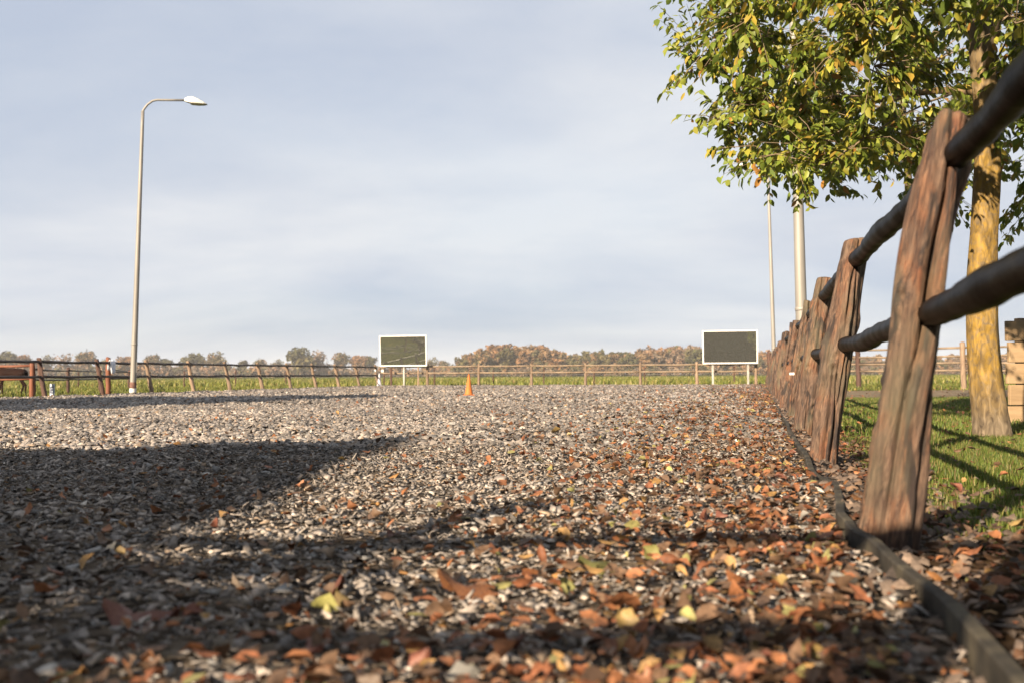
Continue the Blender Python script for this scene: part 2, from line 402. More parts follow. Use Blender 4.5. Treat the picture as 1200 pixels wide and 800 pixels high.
def bark_mat():
    m, t = new_mat('lichen_bark'); L = t.links.new
    tc = N(t, 'ShaderNodeTexCoord')
    def noise(sc, ns, d, dist=0.0):
        mp = N(t, 'ShaderNodeMapping'); mp.inputs['Scale'].default_value = sc; L(tc.outputs['Object'], mp.inputs[0])
        n = N(t, 'ShaderNodeTexNoise'); n.inputs['Scale'].default_value = ns; n.inputs['Detail'].default_value = d; n.inputs['Distortion'].default_value = dist
        L(mp.outputs[0], n.inputs['Vector']); return n.outputs['Fac']
    g = noise((1, 1, 0.35), 22, 6, 0.8)
    r = ramp_node(t, [(0.3, (0.04, 0.03, 0.022)), (0.5, (0.10, 0.078, 0.052)), (0.7, (0.165, 0.13, 0.09))]); L(g, r.inputs[0])
    l = noise((1, 1, 0.7), 24, 12, 0.9)
    rl = ramp_node(t, [(0.30, (0.12, 0.12, 0.12)), (0.62, (0.95, 0.95, 0.95))]); L(l, rl.inputs[0])
    # lichen tint fades out near the foot and higher up the trunk
    sp = N(t, 'ShaderNodeSeparateXYZ'); L(tc.outputs['Object'], sp.inputs[0])
    hz = N(t, 'ShaderNodeMapRange'); hz.inputs['From Min'].default_value = 0.1; hz.inputs['From Max'].default_value = 0.5; L(sp.outputs['Z'], hz.inputs['Value'])
    hz2 = N(t, 'ShaderNodeMapRange'); hz2.inputs['From Min'].default_value = 3.4; hz2.inputs['From Max'].default_value = 2.2; L(sp.outputs['Z'], hz2.inputs['Value'])
    mu = N(t, 'ShaderNodeMath', operation='MULTIPLY'); L(hz.outputs[0], mu.inputs[0]); L(hz2.outputs[0], mu.inputs[1])
    mu2 = N(t, 'ShaderNodeMath', operation='MULTIPLY'); L(mu.outputs[0], mu2.inputs[0]); L(rl.outputs[0], mu2.inputs[1])
    rc = ramp_node(t, [(0.35, (0.12, 0.074, 0.014)), (0.65, (0.25, 0.155, 0.030))]); L(g, rc.inputs[0])
    mx = N(t, 'ShaderNodeMix', data_type='RGBA'); L(mu2.outputs[0], mx.inputs['Factor']); L(r.outputs[0], mx.inputs['A']); L(rc.outputs[0], mx.inputs['B'])
    b = N(t, 'ShaderNodeBsdfPrincipled'); L(mx.outputs['Result'], b.inputs['Base Color']); b.inputs['Roughness'].default_value = 0.85; b.inputs['Specular IOR Level'].default_value = 0.2
    bp = N(t, 'ShaderNodeBump'); bp.inputs['Strength'].default_value = 0.8; bp.inputs['Distance'].default_value = 0.012
    L(g, bp.inputs['Height']); L(bp.outputs[0], b.inputs['Normal'])
    finish(t, b.outputs[0]); return m
M['bark'] = bark_mat()
def ground_mat(name, stops, nscale, stops2, nscale2, bump=0.5, vor=None):
    m, t = new_mat(name); L = t.links.new
    tc = N(t, 'ShaderNodeTexCoord')
    n = N(t, 'ShaderNodeTexNoise'); n.inputs['Scale'].default_value = nscale; n.inputs['Detail'].default_value = 8; L(tc.outputs['Object'], n.inputs['Vector'])
    r = ramp_node(t, gained(stops))
    h = n.outputs['Fac']
    if vor:
        v = N(t, 'ShaderNodeTexVoronoi'); v.inputs['Scale'].default_value = vor; L(tc.outputs['Object'], v.inputs['Vector'])
        sx = N(t, 'ShaderNodeSeparateColor'); L(v.outputs['Color'], sx.inputs[0]); L(sx.outputs[0], r.inputs[0]); h = v.outputs['Distance']
    else:
        L(n.outputs['Fac'], r.inputs[0])
    n2 = N(t, 'ShaderNodeTexNoise'); n2.inputs['Scale'].default_value = nscale2; n2.inputs['Detail'].default_value = 5; L(tc.outputs['Object'], n2.inputs['Vector'])
    r2 = ramp_node(t, stops2); L(n2.outputs['Fac'], r2.inputs[0])
    mx = N(t, 'ShaderNodeMix', data_type='RGBA', blend_type='MULTIPLY'); mx.inputs['Factor'].default_value = 1
    L(r.outputs[0], mx.inputs['A']); L(r2.outputs[0], mx.inputs['B'])
    b = N(t, 'ShaderNodeBsdfPrincipled'); L(mx.outputs['Result'], b.inputs['Base Color']); b.inputs['Roughness'].default_value = 1.0; b.inputs['Specular IOR Level'].default_value = 0.0
    bp = N(t, 'ShaderNodeBump'); bp.inputs['Strength'].default_value = bump; bp.inputs['Distance'].default_value = 0.02
    L(h, bp.inputs['Height']); L(bp.outputs[0], b.inputs['Normal'])
    finish(t, b.outputs[0]); return m
M['field'] = ground_mat('field_grass', [(0.35, (0.040, 0.054, 0.012)), (0.52, (0.086, 0.101, 0.022)), (0.68, (0.194, 0.173, 0.058))], 1.3, [(0.35, (0.75, 0.85, 0.8)), (0.65, (1.1, 1.0, 0.9))], 0.05)
M['arena'] = ground_mat('chip_bed', [(0.0, (0.031, 0.026, 0.022)), (0.45, (0.105, 0.087, 0.071)), (0.8, (0.186, 0.158, 0.130)), (1.0, (0.260, 0.229, 0.192))], 8, [(0.3, (0.80, 0.79, 0.78)), (0.7, (1.05, 1.0, 0.95))], 0.6, 1.0, vor=26)
M['soil'] = ground_mat('leafy_soil', [(0.35, (0.030, 0.021, 0.015)), (0.65, (0.098, 0.064, 0.038))], 9, [(0.3, (0.600, 0.600, 0.600)), (0.7, (0.825, 0.825, 0.825))], 2.0, 0.8)
M['sand'] = ground_mat('sandy_path', [(0.35, (0.196, 0.154, 0.112)), (0.65, (0.322, 0.266, 0.196))], 5, [(0.3, (0.560, 0.560, 0.560)), (0.7, (0.770, 0.770, 0.770))], 0.7, 0.4)

# ================================================================== THE SETTING
def gz(x, y):
    """gentle unevenness of the arena bed"""
    return 0.014 * np.sin(x * 1.7 + 0.6 * y) * np.sin(y * 1.1 - 0.4 * x + 1.0) + 0.010 * np.sin(x * 3.9 + y * 2.3) + 0.009 * np.sin(x * 9.1 - y * 6.7 + 2 * np.sin(x * 2.2)) * np.sin(y * 8.3 + x * 4.1) + 0.018
def grid_sheet(name, pts_fn, nu, nv, mat, zfn=None):
    us = np.linspace(0, 1, nu); vs_ = np.linspace(0, 1, nv)
    V = []
    for b in vs_:
        for a in us:
            x, y = pts_fn(a, b); V.append((x, y, zfn(x, y) if zfn else 0.0))
    V = np.array(V)
    i, j = np.meshgrid(np.arange(nu - 1), np.arange(nv - 1)); k = (j * nu + i).ravel()
    f = np.stack([k, k + 1, k + nu + 1, k + nu], axis=1)
    return mesh_np(name, V, [f], smooth=True)

S = 1200.0
me = mesh_np('ground', np.array([(-S, -S, -0.03), (S, -S, -0.03), (S, S, -0.03), (-S, S, -0.03)], float), [np.array([[0, 1, 2, 3]])])
tag(obj('ground', me, M['field']), 'flat green and straw-coloured grassland reaching the horizon', 'field', kind='structure')
def arena_pt(a, b):
    p = uv(U_L - 0.2 + a * (U_R - 0.02 - U_L + 0.2), -4.0 + b * (V_F + 4.4)); return p.x, p.y
tag(obj('arena_surface', grid_sheet('arena_surface', arena_pt, 90, 240, M['arena'], gz), M['arena']), 'riding arena bed of grey-brown chips inside the fences', 'arena floor', kind='structure')
def soil_pt(a, b):
    w = 0.30 + 0.18 * math.sin(b * 37) + 0.10 * math.sin(b * 91) + 0.5 * math.exp(-b * 9)
    p = uv(U_R - 0.12 + a * (0.2 + w), -4.0 + b * 30); return p.x, p.y
tag(obj('leafy_soil_strip', grid_sheet('leafy_soil_strip', soil_pt, 4, 120, M['soil'], lambda x, y: -0.012), M['soil']), 'strip of dark leafy soil along the outer side of the fence', 'soil', kind='structure')
def path_pt(a, b):
    y = 19.5 + b * 9.0 + 0.7 * math.sin(a * 9)
    return 5.6 + a * 26 + b * 1.8, y + a * 2
tag(obj('sandy_path', grid_sheet('sandy_path', path_pt, 30, 8, M['sand'], lambda x, y: -0.022), M['sand']), 'pale sandy path behind the lichen-covered tree', 'path', kind='structure')

# ------------------------------------------------------------------ arena chips
def kerb_u(y):
    return np.interp(y, [0, 1.56, 2.05, 2.55, 2.85, 3.5, 4.6], [0.32, 0.32, 0.29, 0.255, 0.225, 0.225, 0.20])
def damp(x, y):
    """trodden, damp and dry patches of the footing"""
    a = np.sin(x * 0.9 + 1.7 * np.sin(y * 0.33)) * np.sin(y * 0.55 - x * 0.3) + 0.6 * np.sin(x * 2.3 - y * 1.4 + 1) * np.sin(y * 1.9 + x * 0.7)
    return (1 + 0.15 * a)[:, None]
def chip_colors(n, u):
    pal = np.array([(0.215, 0.195, 0.18), (0.31, 0.275, 0.25), (0.41, 0.365, 0.325), (0.13, 0.118, 0.11), (0.07, 0.066, 0.064), (0.26, 0.26, 0.26), (0.60, 0.56, 0.51), (0.28, 0.21, 0.15)])
    pal = pal.mean(0) * 0.9 + 0.82 * (pal - pal.mean(0))
    w = np.array([0.27, 0.23, 0.11, 0.16, 0.10, 0.05, 0.012, 0.068]); w /= w.sum()
    c = pal[rng.choice(len(pal), n, p=w)] * rng.uniform(0.8, 1.2, (n, 1)) * np.array([1.06, 1.045, 1.025])
    pr = 0.02 + 0.16 * np.exp(-np.maximum(U_R - u, 0) / 0.9)
    k = rng.random(n) < pr
    op = np.array([(0.22, 0.085, 0.03), (0.17, 0.075, 0.033), (0.25, 0.13, 0.045), (0.14, 0.08, 0.045)])
    c[k] = op[rng.choice(4, k.sum())] * rng.uniform(0.8, 1.2, (k.sum(), 1))
    return c
def rand_rot(n, tilt, steep=0.12):
    yaw = rng.uniform(0, 2 * np.pi, n)
    d = np.stack([np.cos(yaw), np.sin(yaw), np.zeros(n)], 1)
    tl = np.abs(rng.normal(0, tilt, n)); st = rng.random(n) < steep; tl[st] = rng.uniform(0.5, 1.25, st.sum())
    ta = rng.uniform(0, 2 * np.pi, n)
    up = np.stack([np.sin(tl) * np.cos(ta), np.sin(tl) * np.sin(ta), np.cos(tl)], 1)
    d = d - up * np.sum(d * up, 1, keepdims=True)
    return frames(d, up), tl
def scatter(y0, y1, dens, k, marg):
    """points in a widened view wedge on the arena floor"""
    area = k * (y1 * y1 - y0 * y0) + 2 * marg * (y1 - y0)
    n = int(area * dens * 1.05)
    y = np.sqrt(rng.uniform(y0 * y0, y1 * y1, n)); x = rng.uniform(-1, 1, n) * (k * y + marg)
    u, v = to_uv(x, y)
    ok = (u < kerb_u(y)) & (u > U_L) & (v < V_F + 0.2)
    return x[ok], y[ok], u[ok]
def make_chips():
    parts = []
    # near: bent five-sided plates with real edges
    for (y0, y1, dens, smin, smax) in ((0.45, 6.6, 2250, 0.012, 0.050),):
        x, y, u = scatter(y0, y1, dens, 0.60, 0.55); n = len(x)
        ang = (np.arange(5) / 5 * 2 * np.pi)[None] + rng.uniform(-0.58, 0.58, (n, 5))
        rad = rng.uniform(0.36, 1.2, (n, 5))
        px = np.cos(ang) * rad * 0.5; py = np.sin(ang) * rad * 0.5
        bend = rng.normal(0, 0.3, (n, 1)); pz = bend * (py * py * 4 - 0.5) * 0.5 + rng.normal(0, 0.07, (n, 5))
        th = rng.uniform(0.03, 0.11, (n, 1))
        T = np.concatenate([np.stack([px, py, pz], 2), np.stack([px * 0.93, py * 0.93, pz - th], 2)], 1)
        ln = smin + (smax - smin) * rng.random(n) ** 1.7; ln *= rng.choice([0.75, 1.0, 1.0, 1.35], n)
        sc = np.stack([ln * rng.uniform(0.3, 0.9, n), ln, ln], 1)
        Rm, tl = rand_rot(n, 0.27, 0.12)
        z = gz(x, y) + rng.uniform(0.002, 0.022, n) + np.sin(tl) * ln * 0.18
        V, Fs, nv = instance(T, [[(0, 1, 2, 3, 4)], [(1, 0, 5, 6), (2, 1, 6, 7), (3, 2, 7, 8), (4, 3, 8, 9), (0, 4, 9, 5)]], Rm, sc, np.stack([x, y, z], 1))
        parts.append((V, Fs, np.repeat(chip_colors(n, u) * damp(x, y), nv, axis=0)))
    # farther: wedge-shaped flakes
    W = np.array([(-0.5, -0.5, 0), (0.5, -0.4, 0), (0.35, 0.5, 0.0), (-0.45, 0.4, 0.05), (0, 0, 0.32)])
    for (y0, y1, dens, smin, smax, k) in ((6.6, 17, 880, 0.02, 0.058, 0.56), (17, 48, 165, 0.03, 0.09, 0.54)):
        x, y, u = scatter(y0, y1, dens, k, 0.7); n = len(x)
        T = W[None] + rng.normal(0, 0.13, (n, 5, 3)) * np.array([1, 1, 0.5])
        ln = rng.uniform(smin, smax, n); sc = np.stack([ln * rng.uniform(0.4, 0.9, n), ln, ln * rng.uniform(0.6, 1.5, n)], 1)
        Rm, tl = rand_rot(n, 0.35, 0.10)
        z = gz(x, y) + rng.uniform(-0.003, 0.012, n)
        V, Fs, nv = instance(T, [[(0, 1, 4), (1, 2, 4), (2, 3, 4), (3, 0, 4)]], Rm, sc, np.stack([x, y, z], 1))
        parts.append((V, Fs, np.repeat(chip_colors(n, u) * damp(x, y), nv, axis=0)))
    n = 9000   # spilled under the fence
    v_ = 0.3 + 24 * rng.random(n) ** 1.6; u_ = U_R - 0.1 + np.abs(rng.normal(0, 1, n)) * np.clip(0.6 - 0.07 * v_, 0.16, 0.5)
    x = u_ * BX.x + v_ * AX.x; y = u_ * BX.y + v_ * AX.y
    T = W[None] + rng.normal(0, 0.16, (n, 5, 3)) * np.array([1, 1, 0.5]); ln = rng.uniform(0.012, 0.05, n)
    Rm, tl = rand_rot(n, 0.35, 0.15)
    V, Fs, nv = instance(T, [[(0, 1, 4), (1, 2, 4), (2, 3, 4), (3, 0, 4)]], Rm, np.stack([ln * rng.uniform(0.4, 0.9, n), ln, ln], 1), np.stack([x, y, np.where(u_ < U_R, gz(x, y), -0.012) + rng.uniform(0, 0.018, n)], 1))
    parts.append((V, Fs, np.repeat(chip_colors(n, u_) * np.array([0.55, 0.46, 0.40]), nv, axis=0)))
    V, Fs, C = join(parts)
    tag(obj('arena_chips', mesh_np('arena_chips', V, Fs, C), M['chips']), 'loose grey-brown chips covering the riding arena floor', 'chips', kind='stuff')
make_chips()

# ------------------------------------------------------------------ leaves (shared template: folded ovate blade)
LEAF = np.array([(0, 0, 0), (0, 0.36, -0.03), (0, 0.72, -0.02), (0, 1.0, -0.10), (-0.21, 0.30, 0.05), (-0.20, 0.66, 0.04), (0.21, 0.30, 0.05), (0.20, 0.66, 0.04)])
LEAF_F = [[(0, 1, 4), (0, 6, 1), (2, 3, 5), (2, 7, 3)], [(1, 2, 5, 4), (1, 6, 7, 2)]]
def curled_leaf(seed):
    r = random.Random(seed)
    V = []; Fs = []
    nl = 7; curl = r.uniform(-0.6, 1.8); roll = r.uniform(0.3, 1.2) * r.choice((1, 1, -1)); tw = r.uniform(-1.3, 1.3)
    for i in range(nl):
        t = i / (nl - 1)
        w = 0.36 * math.sin(math.pi * min(1, t ** 0.75 * 0.96 + 0.02)) ** 0.8 + 0.012
        for s in (-1, -0.5, 0, 0.5, 1):
            ww = w * (1 + 0.24 * math.sin(11 * t + 3 * s + seed))
            x = s * ww
            z = roll * (abs(s) ** 1.5) * w + curl * 0.35 * (t - 0.5) ** 2 + tw * x * (t - 0.5) + 0.05 * math.sin(8 * t + 4 * s + seed)
            V.append((x, t - 0.5, z))
    for i in range(nl - 1):
        for k in range(4):
            a = i * 5 + k; Fs.append((a, a + 1, a + 6, a + 5))
    # stalk
    o = len(V); V += [(-0.012, -0.5, 0), (0.012, -0.5, 0), (0.01, -0.78, 0.03), (-0.01, -0.78, 0.03)]; Fs.append((o, o + 1, o + 2, o + 3))
    return V, Fs
leaf_kinds = {
    'rust-orange': ((0.190, 0.068, 0.030), (0.310, 0.137, 0.056)),
    'dull brown': ((0.086, 0.047, 0.028), (0.150, 0.094, 0.056)),
    'red-brown': ((0.134, 0.043, 0.028), (0.203, 0.081, 0.050)),
    'ochre': ((0.240, 0.159, 0.053), (0.318, 0.226, 0.089)),
    'yellow-green': ((0.177, 0.177, 0.050), (0.270, 0.250, 0.087)),
    'pale grey': ((0.220, 0.210, 0.190), (0.319, 0.309, 0.283)),
}
LM = {}
for kk, (a, b) in leaf_kinds.items():
    mt = leaf_mat('fallen_leaf_' + kk.replace('-', '_').replace(' ', '_'), a, b, rough=0.6, trans=0.15, scale=25)
    LM[kk] = []
    for s in range(4):
        V, Fs = curled_leaf(s * 7 + len(LM) * 31)
        me = bpy.data.meshes.new('fallen_leaf'); me.from_pydata(V, [], Fs); me.materials.append(mt)
        for p in me.polygons: p.use_smooth = True
        LM[kk].append(me)
def lay_leaf(kind, x, y, size, label, group, yaw=None, tilt=0.35, z=None, onarena=True):
    o = obj('fallen_leaf', random.choice(LM[kind]))
    base = float(gz(x, y)) + 0.03 if onarena else 0.02
    o.location = (x, y, base if z is None else z)
    o.rotation_euler = Euler((random.gauss(0, tilt), random.gauss(0, tilt), random.uniform(0, 6.28) if yaw is None else yaw))
    o.scale = (size, size, size)
    tag(o, label, 'leaf', group)
    return o
# leaves one can single out
for (kind, px, py, size, label, yaw) in (
        ('yellow-green', 701, 664, 0.105, 'big clean yellow leaf lying alone between the two dark shadow bands', 1.9),
        ('rust-orange', 727, 716, 0.10, 'large bright orange curled leaf just above the nearest shadow band', 2.4),
        ('pale grey', 124, 648, 0.075, 'pale grey-green leaf in the dark shade at left', 1.4),
        ('rust-orange', 545, 690, 0.13, 'long curled orange leaf left of the yellow one', 1.6),
        ('yellow-green', 380, 722, 0.07, 'small yellow leaf at the edge of the lower left shade', 1.0),
        ('red-brown', 165, 728, 0.15, 'long red-brown leaf in the lower left shade', 1.5),
        ('pale grey', 990, 702, 0.08, 'pale sage leaf beside the rubber edging board', 1.5),
        ('ochre', 652, 508, 0.10, 'small ochre leaf lying alone on the chips left of the leaf drift', 0.8),
        ('red-brown', 1120, 575, 0.06, 'brown leaf on the grass between nearest post and yellow trunk', 0.6),
        ('ochre', 1190, 615, 0.065, 'bright yellow leaf on the grass at the right edge', 0.3)):
    p = on_plane(px, py, 0.03)
    lay_leaf(kind, p.x, p.y, size, label, None, yaw, 0.3, 0.045)
# the other large near leaves: alike ones share a label
kinds = list(leaf_kinds); kw = [0.28, 0.38, 0.16, 0.09, 0.05, 0.04]
cnt = 0
while cnt < 290:
    y = 1.35 + 6.5 * random.random() ** 1.3
    d = random.expovariate(1 / 0.6) if random.random() < 0.88 else random.uniform(0, 3)
    u = U_R - 0.16 - d
    v = (y + 0.2402 * u) / 0.9707
    p = uv(u, v)
    px, py, _ = project(np.array([[p.x, p.y, 0.03]]))
    if not (-20 < px[0] < 1220 and py[0] < 830): continue
    kd = random.choices(kinds, kw)[0]
    if py[0] > 765: zn = 'in front of the nearest shadow band'
    elif px[0] < 330: zn = 'on the chips towards the shaded left'
    elif py[0] > 715: zn = 'in the nearest dark shadow band'
    elif py[0] > 655: zn = 'between the two dark shadow bands'
    elif py[0] > 620: zn = 'in the farther thin shadow band'
    elif d < 0.45: zn = 'close to the edging board beyond the shadow bands'
    else: zn = 'on sunlit chips beyond the shadow bands'
    lay_leaf(kd, p.x, p.y, random.uniform(0.026, 0.058), f'{kd} fallen leaf {zn}', f'{kd} fallen leaves {zn}', tilt=0.5)
    cnt += 1
def make_litter():
    n = 21000
    zone = rng.random(n)
    y = 1.2 + 38 * rng.random(n) ** 2.2
    u = np.where(zone < 0.58, U_R - 0.12 - rng.exponential(0.6, n) * (1 + y * 0.03), U_R + 0.10 + np.abs(rng.normal(0, 1, n)) * np.clip(0.75 - 0.13 * y, 0.16, 0.6))
    far = zone > 0.965
    u[far] = rng.uniform(-7, U_R - 0.2, far.sum())
    wide = (zone > 0.78) & (zone <= 0.965)
    u[wide] = U_R + rng.uniform(0.3, 6.5, wide.sum())
    v = (y + 0.2402 * u) / 0.9707
    x = u * BX.x + v * AX.x; yy = u * BX.y + v * AX.y
    clump = np.sin(x * 2.1 + yy * 1.3) * np.sin(yy * 1.7 - x * 0.8) + rng.normal(0, 0.5, n)
    ok = (clump > -0.35) & (v > 0.3) & ~((u < U_R) & (u > U_R - 0.13)); x, yy, u = x[ok], yy[ok], u[ok]; n = len(x)
    outside = u > U_R
    z = np.where(outside, 0.006, gz(x, yy) + 0.022) + rng.uniform(0, 0.02, n)
    Rm, tl = rand_rot(n, 0.45, 0.15)
    ln = rng.uniform(0.018, 0.058, n) * np.where(yy > 10, 1.3, 1)
    T = np.broadcast_to(LEAF, (n, 8, 3)).copy()
    T[:, :, 2] *= rng.uniform(-3, 4, (n, 1)); T[:, :, 0] *= rng.uniform(0.8, 1.6, (n, 1)); T[:, :, 1] -= 0.5
    V, Fs, nv = instance(T, LEAF_F, Rm, np.stack([ln] * 3, 1), np.stack([x, yy, z], 1))
    pal = np.array([(0.229, 0.096, 0.042), (0.185, 0.072, 0.035), (0.123, 0.073, 0.044), (0.254, 0.151, 0.057), (0.084, 0.052, 0.035), (0.228, 0.208, 0.080)])
    c = pal[rng.choice(6, n, p=[0.17, 0.19, 0.28, 0.08, 0.24, 0.04])] * rng.uniform(0.75, 1.2, (n, 1))
    tag(obj('leaf_litter', mesh_np('leaf_litter', V, Fs, np.repeat(c, nv, axis=0)), M['litter']), 'drift of small orange and brown leaves along the fence', 'leaf litter', kind='stuff')
make_litter()

# ------------------------------------------------------------------ grass
BLADE = np.array([(-0.5, 0, 0), (0.5, 0, 0), (-0.36, 0.12, 0.55), (0.36, 0.12, 0.55), (0, 0.42, 1.0)])
BLADE_F = [[(0, 1, 3, 2)], [(2, 3, 4)]]
def blades(x, y, z, h, w, c):
    n = len(x)
    yaw = rng.uniform(0, 2 * np.pi, n); lean = rng.uniform(0.0, 0.9, n)
    T = np.broadcast_to(BLADE, (n, 5, 3)).copy(); T[:, :, 1] *= (0.5 + lean)[:, None]
    Rm = np.zeros((n, 3, 3)); Rm[:, 0, 0] = np.cos(yaw); Rm[:, 0, 1] = -np.sin(yaw); Rm[:, 1, 0] = np.sin(yaw); Rm[:, 1, 1] = np.cos(yaw); Rm[:, 2, 2] = 1
    V, Fs, nv = instance(T, BLADE_F, Rm, np.stack([w, h, h], 1), np.stack([x, y, z], 1))
    return V, Fs, np.repeat(c, nv, axis=0)
def gcol(n, pal, w):
    pal = np.array(pal); w = np.array(w, float); w /= w.sum()
    return pal[rng.choice(len(pal), n, p=w)] * rng.uniform(0.75, 1.25, (n, 1))
def make_grass():
    parts = []
    # lawn beside the fence
    G = [(0.080, 0.120, 0.020), (0.112, 0.144, 0.024), (0.056, 0.088, 0.016), (0.192, 0.176, 0.056), (0.160, 0.112, 0.048)]
    for (y0, y1, n, h0, h1, w) in ((1.5, 8, 80000, 0.008, 0.032, 0.005), (8, 20, 70000, 0.02, 0.05, 0.012)):
        y = np.sqrt(rng.uniform(y0 * y0, y1 * y1, n))
        u0 = U_R + 0.18
        x0 = (u0 + 0.2402 * y) / 0.9707
        x = x0 + rng.random(n) * (0.36 * y + 0.8)
        u, v = to_uv(x, y)
        bare = np.sin(x * 1.9 + y * 0.8) * np.sin(y * 1.5 - x * 1.1) * 0.5 + rng.random(n)
        ok = (u > U_R + 0.15) & (bare > 0.30 + 0.9 * np.exp(-(u - U_R) / np.clip(0.6 - 0.1 * y, 0.12, 0.5)))
        x, y = x[ok], y[ok]; n = len(x)
        parts.append(blades(x, y, np.full(n, -0.03), rng.uniform(h0, h1, n) + 0.02, np.full(n, w), gcol(n, G, [4, 4, 3, 2.2, 1.6])))
    V, Fs, C = join(parts)
    tag(obj('lawn_grass', mesh_np('lawn_grass', V, Fs, C), M['grass']), 'short green grass around the lichen-covered tree', 'grass', kind='stuff')
    # tall meadow beyond the arena
    parts = []
    G2 = [(0.112, 0.136, 0.024), (0.160, 0.168, 0.032), (0.264, 0.232, 0.072), (0.336, 0.280, 0.120), (0.072, 0.096, 0.020), (0.176, 0.120, 0.048)]
    n = 90000
    y = 34 + 110 * rng.random(n) ** 1.7; x = rng.uniform(-0.62, 0.62, n) * y
    u, v = to_uv(x, y)
    ok = ((u < U_L - 1.2) & (y > 34)) | (v > V_F + 0.5); ok &= ~((u > 3) & (v < 50))
    x, y, u, v = x[ok], y[ok], u[ok], v[ok]; n = len(x)
    tall = np.clip(np.where(u < U_L - 0.5, (y - 36) / 12, (v - V_F - 0.5) / 4), 0.12, 1.0)
    patch = 0.5 + 0.5 * np.sin(x * 0.35 + 1.3 * np.sin(y * 0.21)) * np.sin(y * 0.3 + x * 0.1)
    h = (0.08 + rng.uniform(0.05, 0.22, n) * (0.5 + patch)) * tall
    c = gcol(n, G2, [5, 5, 2, 0.7, 2.5, 0.5])
    straw = patch > rng.uniform(0.7, 1.5, n); c[straw] = gcol(straw.sum(), [(0.30, 0.26, 0.12), (0.26, 0.23, 0.09)], [1, 1])
    parts.append(blades(x, y, np.full(n, -0.03), h, rng.uniform(0.03, 0.08, n), c))
    n = 30000   # cropped grass left of the arena and behind the tree
    y = np.sqrt(rng.uniform(22.0 ** 2, 44.0 ** 2, n)); x = rng.uniform(-0.62, -0.1, n) * y
    sw = rng.random(n) < 0.3; x[sw] = rng.uniform(0.24, 0.62, sw.sum()) * y[sw]
    u, v = to_uv(x, y); ok = (u < U_L - 0.25) | ((u > U_R + 1.5) & (y > 30)); x, y = x[ok], y[ok]; n = len(x)
    parts.append(blades(x, y, np.full(n, -0.03), rng.uniform(0.05, 0.14, n), np.full(n, 0.03), gcol(n, G2, [5, 4, 1, 0.3, 3, 0.3])))
    V, Fs, C = join(parts)
    tag(obj('meadow_grass', mesh_np('meadow_grass', V, Fs, C), M['grass']), 'green and straw-yellow meadow grass beyond the arena fences', 'grass', kind='stuff')
make_grass()

# ================================================================== FENCES
def post_mesh(seed, H, r0, nseg=40, nz=72, gnarl=1.0):
    g = np.random.default_rng(seed)
    th = np.linspace(0, 2 * np.pi, nseg, endpoint=False); z = np.linspace(-0.25, H, nz)
    TH, Z = np.meshgrid(th, z)
    sq = 1 / (np.abs(np.cos(TH)) ** 3.2 + np.abs(np.sin(TH)) ** 3.2) ** (1 / 3.2)
    rr = r0 * (0.55 + 0.45 * sq)
    rr = rr * (1.03 - 0.13 * np.clip(Z / H, 0, 1) ** 1.5)
    d = np.zeros_like(rr)
    for _ in range(8):
        k = g.integers(1, 4); m = g.uniform(2, 7) * g.choice([-1, 1]); d += gnarl * 0.0040 * np.sin(k * TH + m * Z + g.uniform(0, 6.28))
    for _ in range(12):
        k = g.integers(5, 18); m = g.uniform(0.5, 5) * g.choice([-1, 1]); d -= gnarl * 0.0026 * (1 - np.abs(np.sin(0.5 * (2 * (k // 2) * TH + m * Z + g.uniform(0, 6.28) + 1.2 * np.sin(3 * Z + g.uniform(0, 6)) + 0.5 * np.sin(17 * Z + g.uniform(0, 6)))))) ** 4
    for _ in range(14):   # drying cracks
        t0 = g.uniform(0, 6.28); z0 = g.uniform(0, H); ln = g.uniform(0.15, 0.55) * H
        tc_ = t0 + 0.16 * np.sin(4 * Z + g.uniform(0, 6)) + 0.05 * np.sin(15 * Z + g.uniform(0, 6))
        dd = np.angle(np.exp(1j * (TH - tc_)))
        d -= gnarl * g.uniform(0.010, 0.028) * np.exp(-(dd / g.uniform(0.07, 0.15)) ** 2) * np.exp(-((Z - z0) / ln) ** 4)
    for _ in range(7):   # knots
        t0 = g.uniform(0, 6.28); z0 = g.uniform(0.15, H - 0.1)
        q = (np.angle(np.exp(1j * (TH - t0))) * r0 / 0.035) ** 2 + ((Z - z0) / 0.045) ** 2
        d += gnarl * 0.016 * np.exp(-q) - gnarl * 0.020 * np.exp(-q * 5)
    rr = rr + d
    ox = 0.012 * np.sin(2.2 * Z + g.uniform(0, 6)); oy = 0.012 * np.sin(1.9 * Z + g.uniform(0, 6))
    X = rr * np.cos(TH) + ox; Y = rr * np.sin(TH) * 0.95 + oy
    cut = np.clip((Z - (H - 0.05)) / 0.05, 0, 1)
    Z2 = Z + cut * g.uniform(-0.35, 0.35) * X
    V = np.stack([X, Y, Z2], 2).reshape(-1, 3)
    i, j = np.meshgrid(np.arange(nseg), np.arange(nz - 1))
    a = (j * nseg + i).ravel(); b = (j * nseg + (i + 1) % nseg).ravel()
    f = np.stack([a, b, b + nseg, a + nseg], 1)
    # rounded top
    top = V[-nseg:]; c = top.mean(0)
    rings = [c + (top - c) * s + np.array([0, 0, dz]) for s, dz in ((0.93, 0.010), (0.7, 0.016), (0.35, 0.018))]
    V = np.concatenate([V] + rings + [c[None] + np.array([[0, 0, 0.016]])])
    fs = [f]
    for q in range(3):
        o = nseg * (nz - 1 + q); a = o + np.arange(nseg); b = o + (np.arange(nseg) + 1) % nseg
        fs.append(np.stack([a, b, b + nseg, a + nseg], 1))
    o = nseg * (nz + 2); tri = np.stack([o + np.arange(nseg), o + (np.arange(nseg) + 1) % nseg, np.full(nseg, o + nseg)], 1)
    return mesh_np('post', V, [np.concatenate(fs), tri], smooth=True)
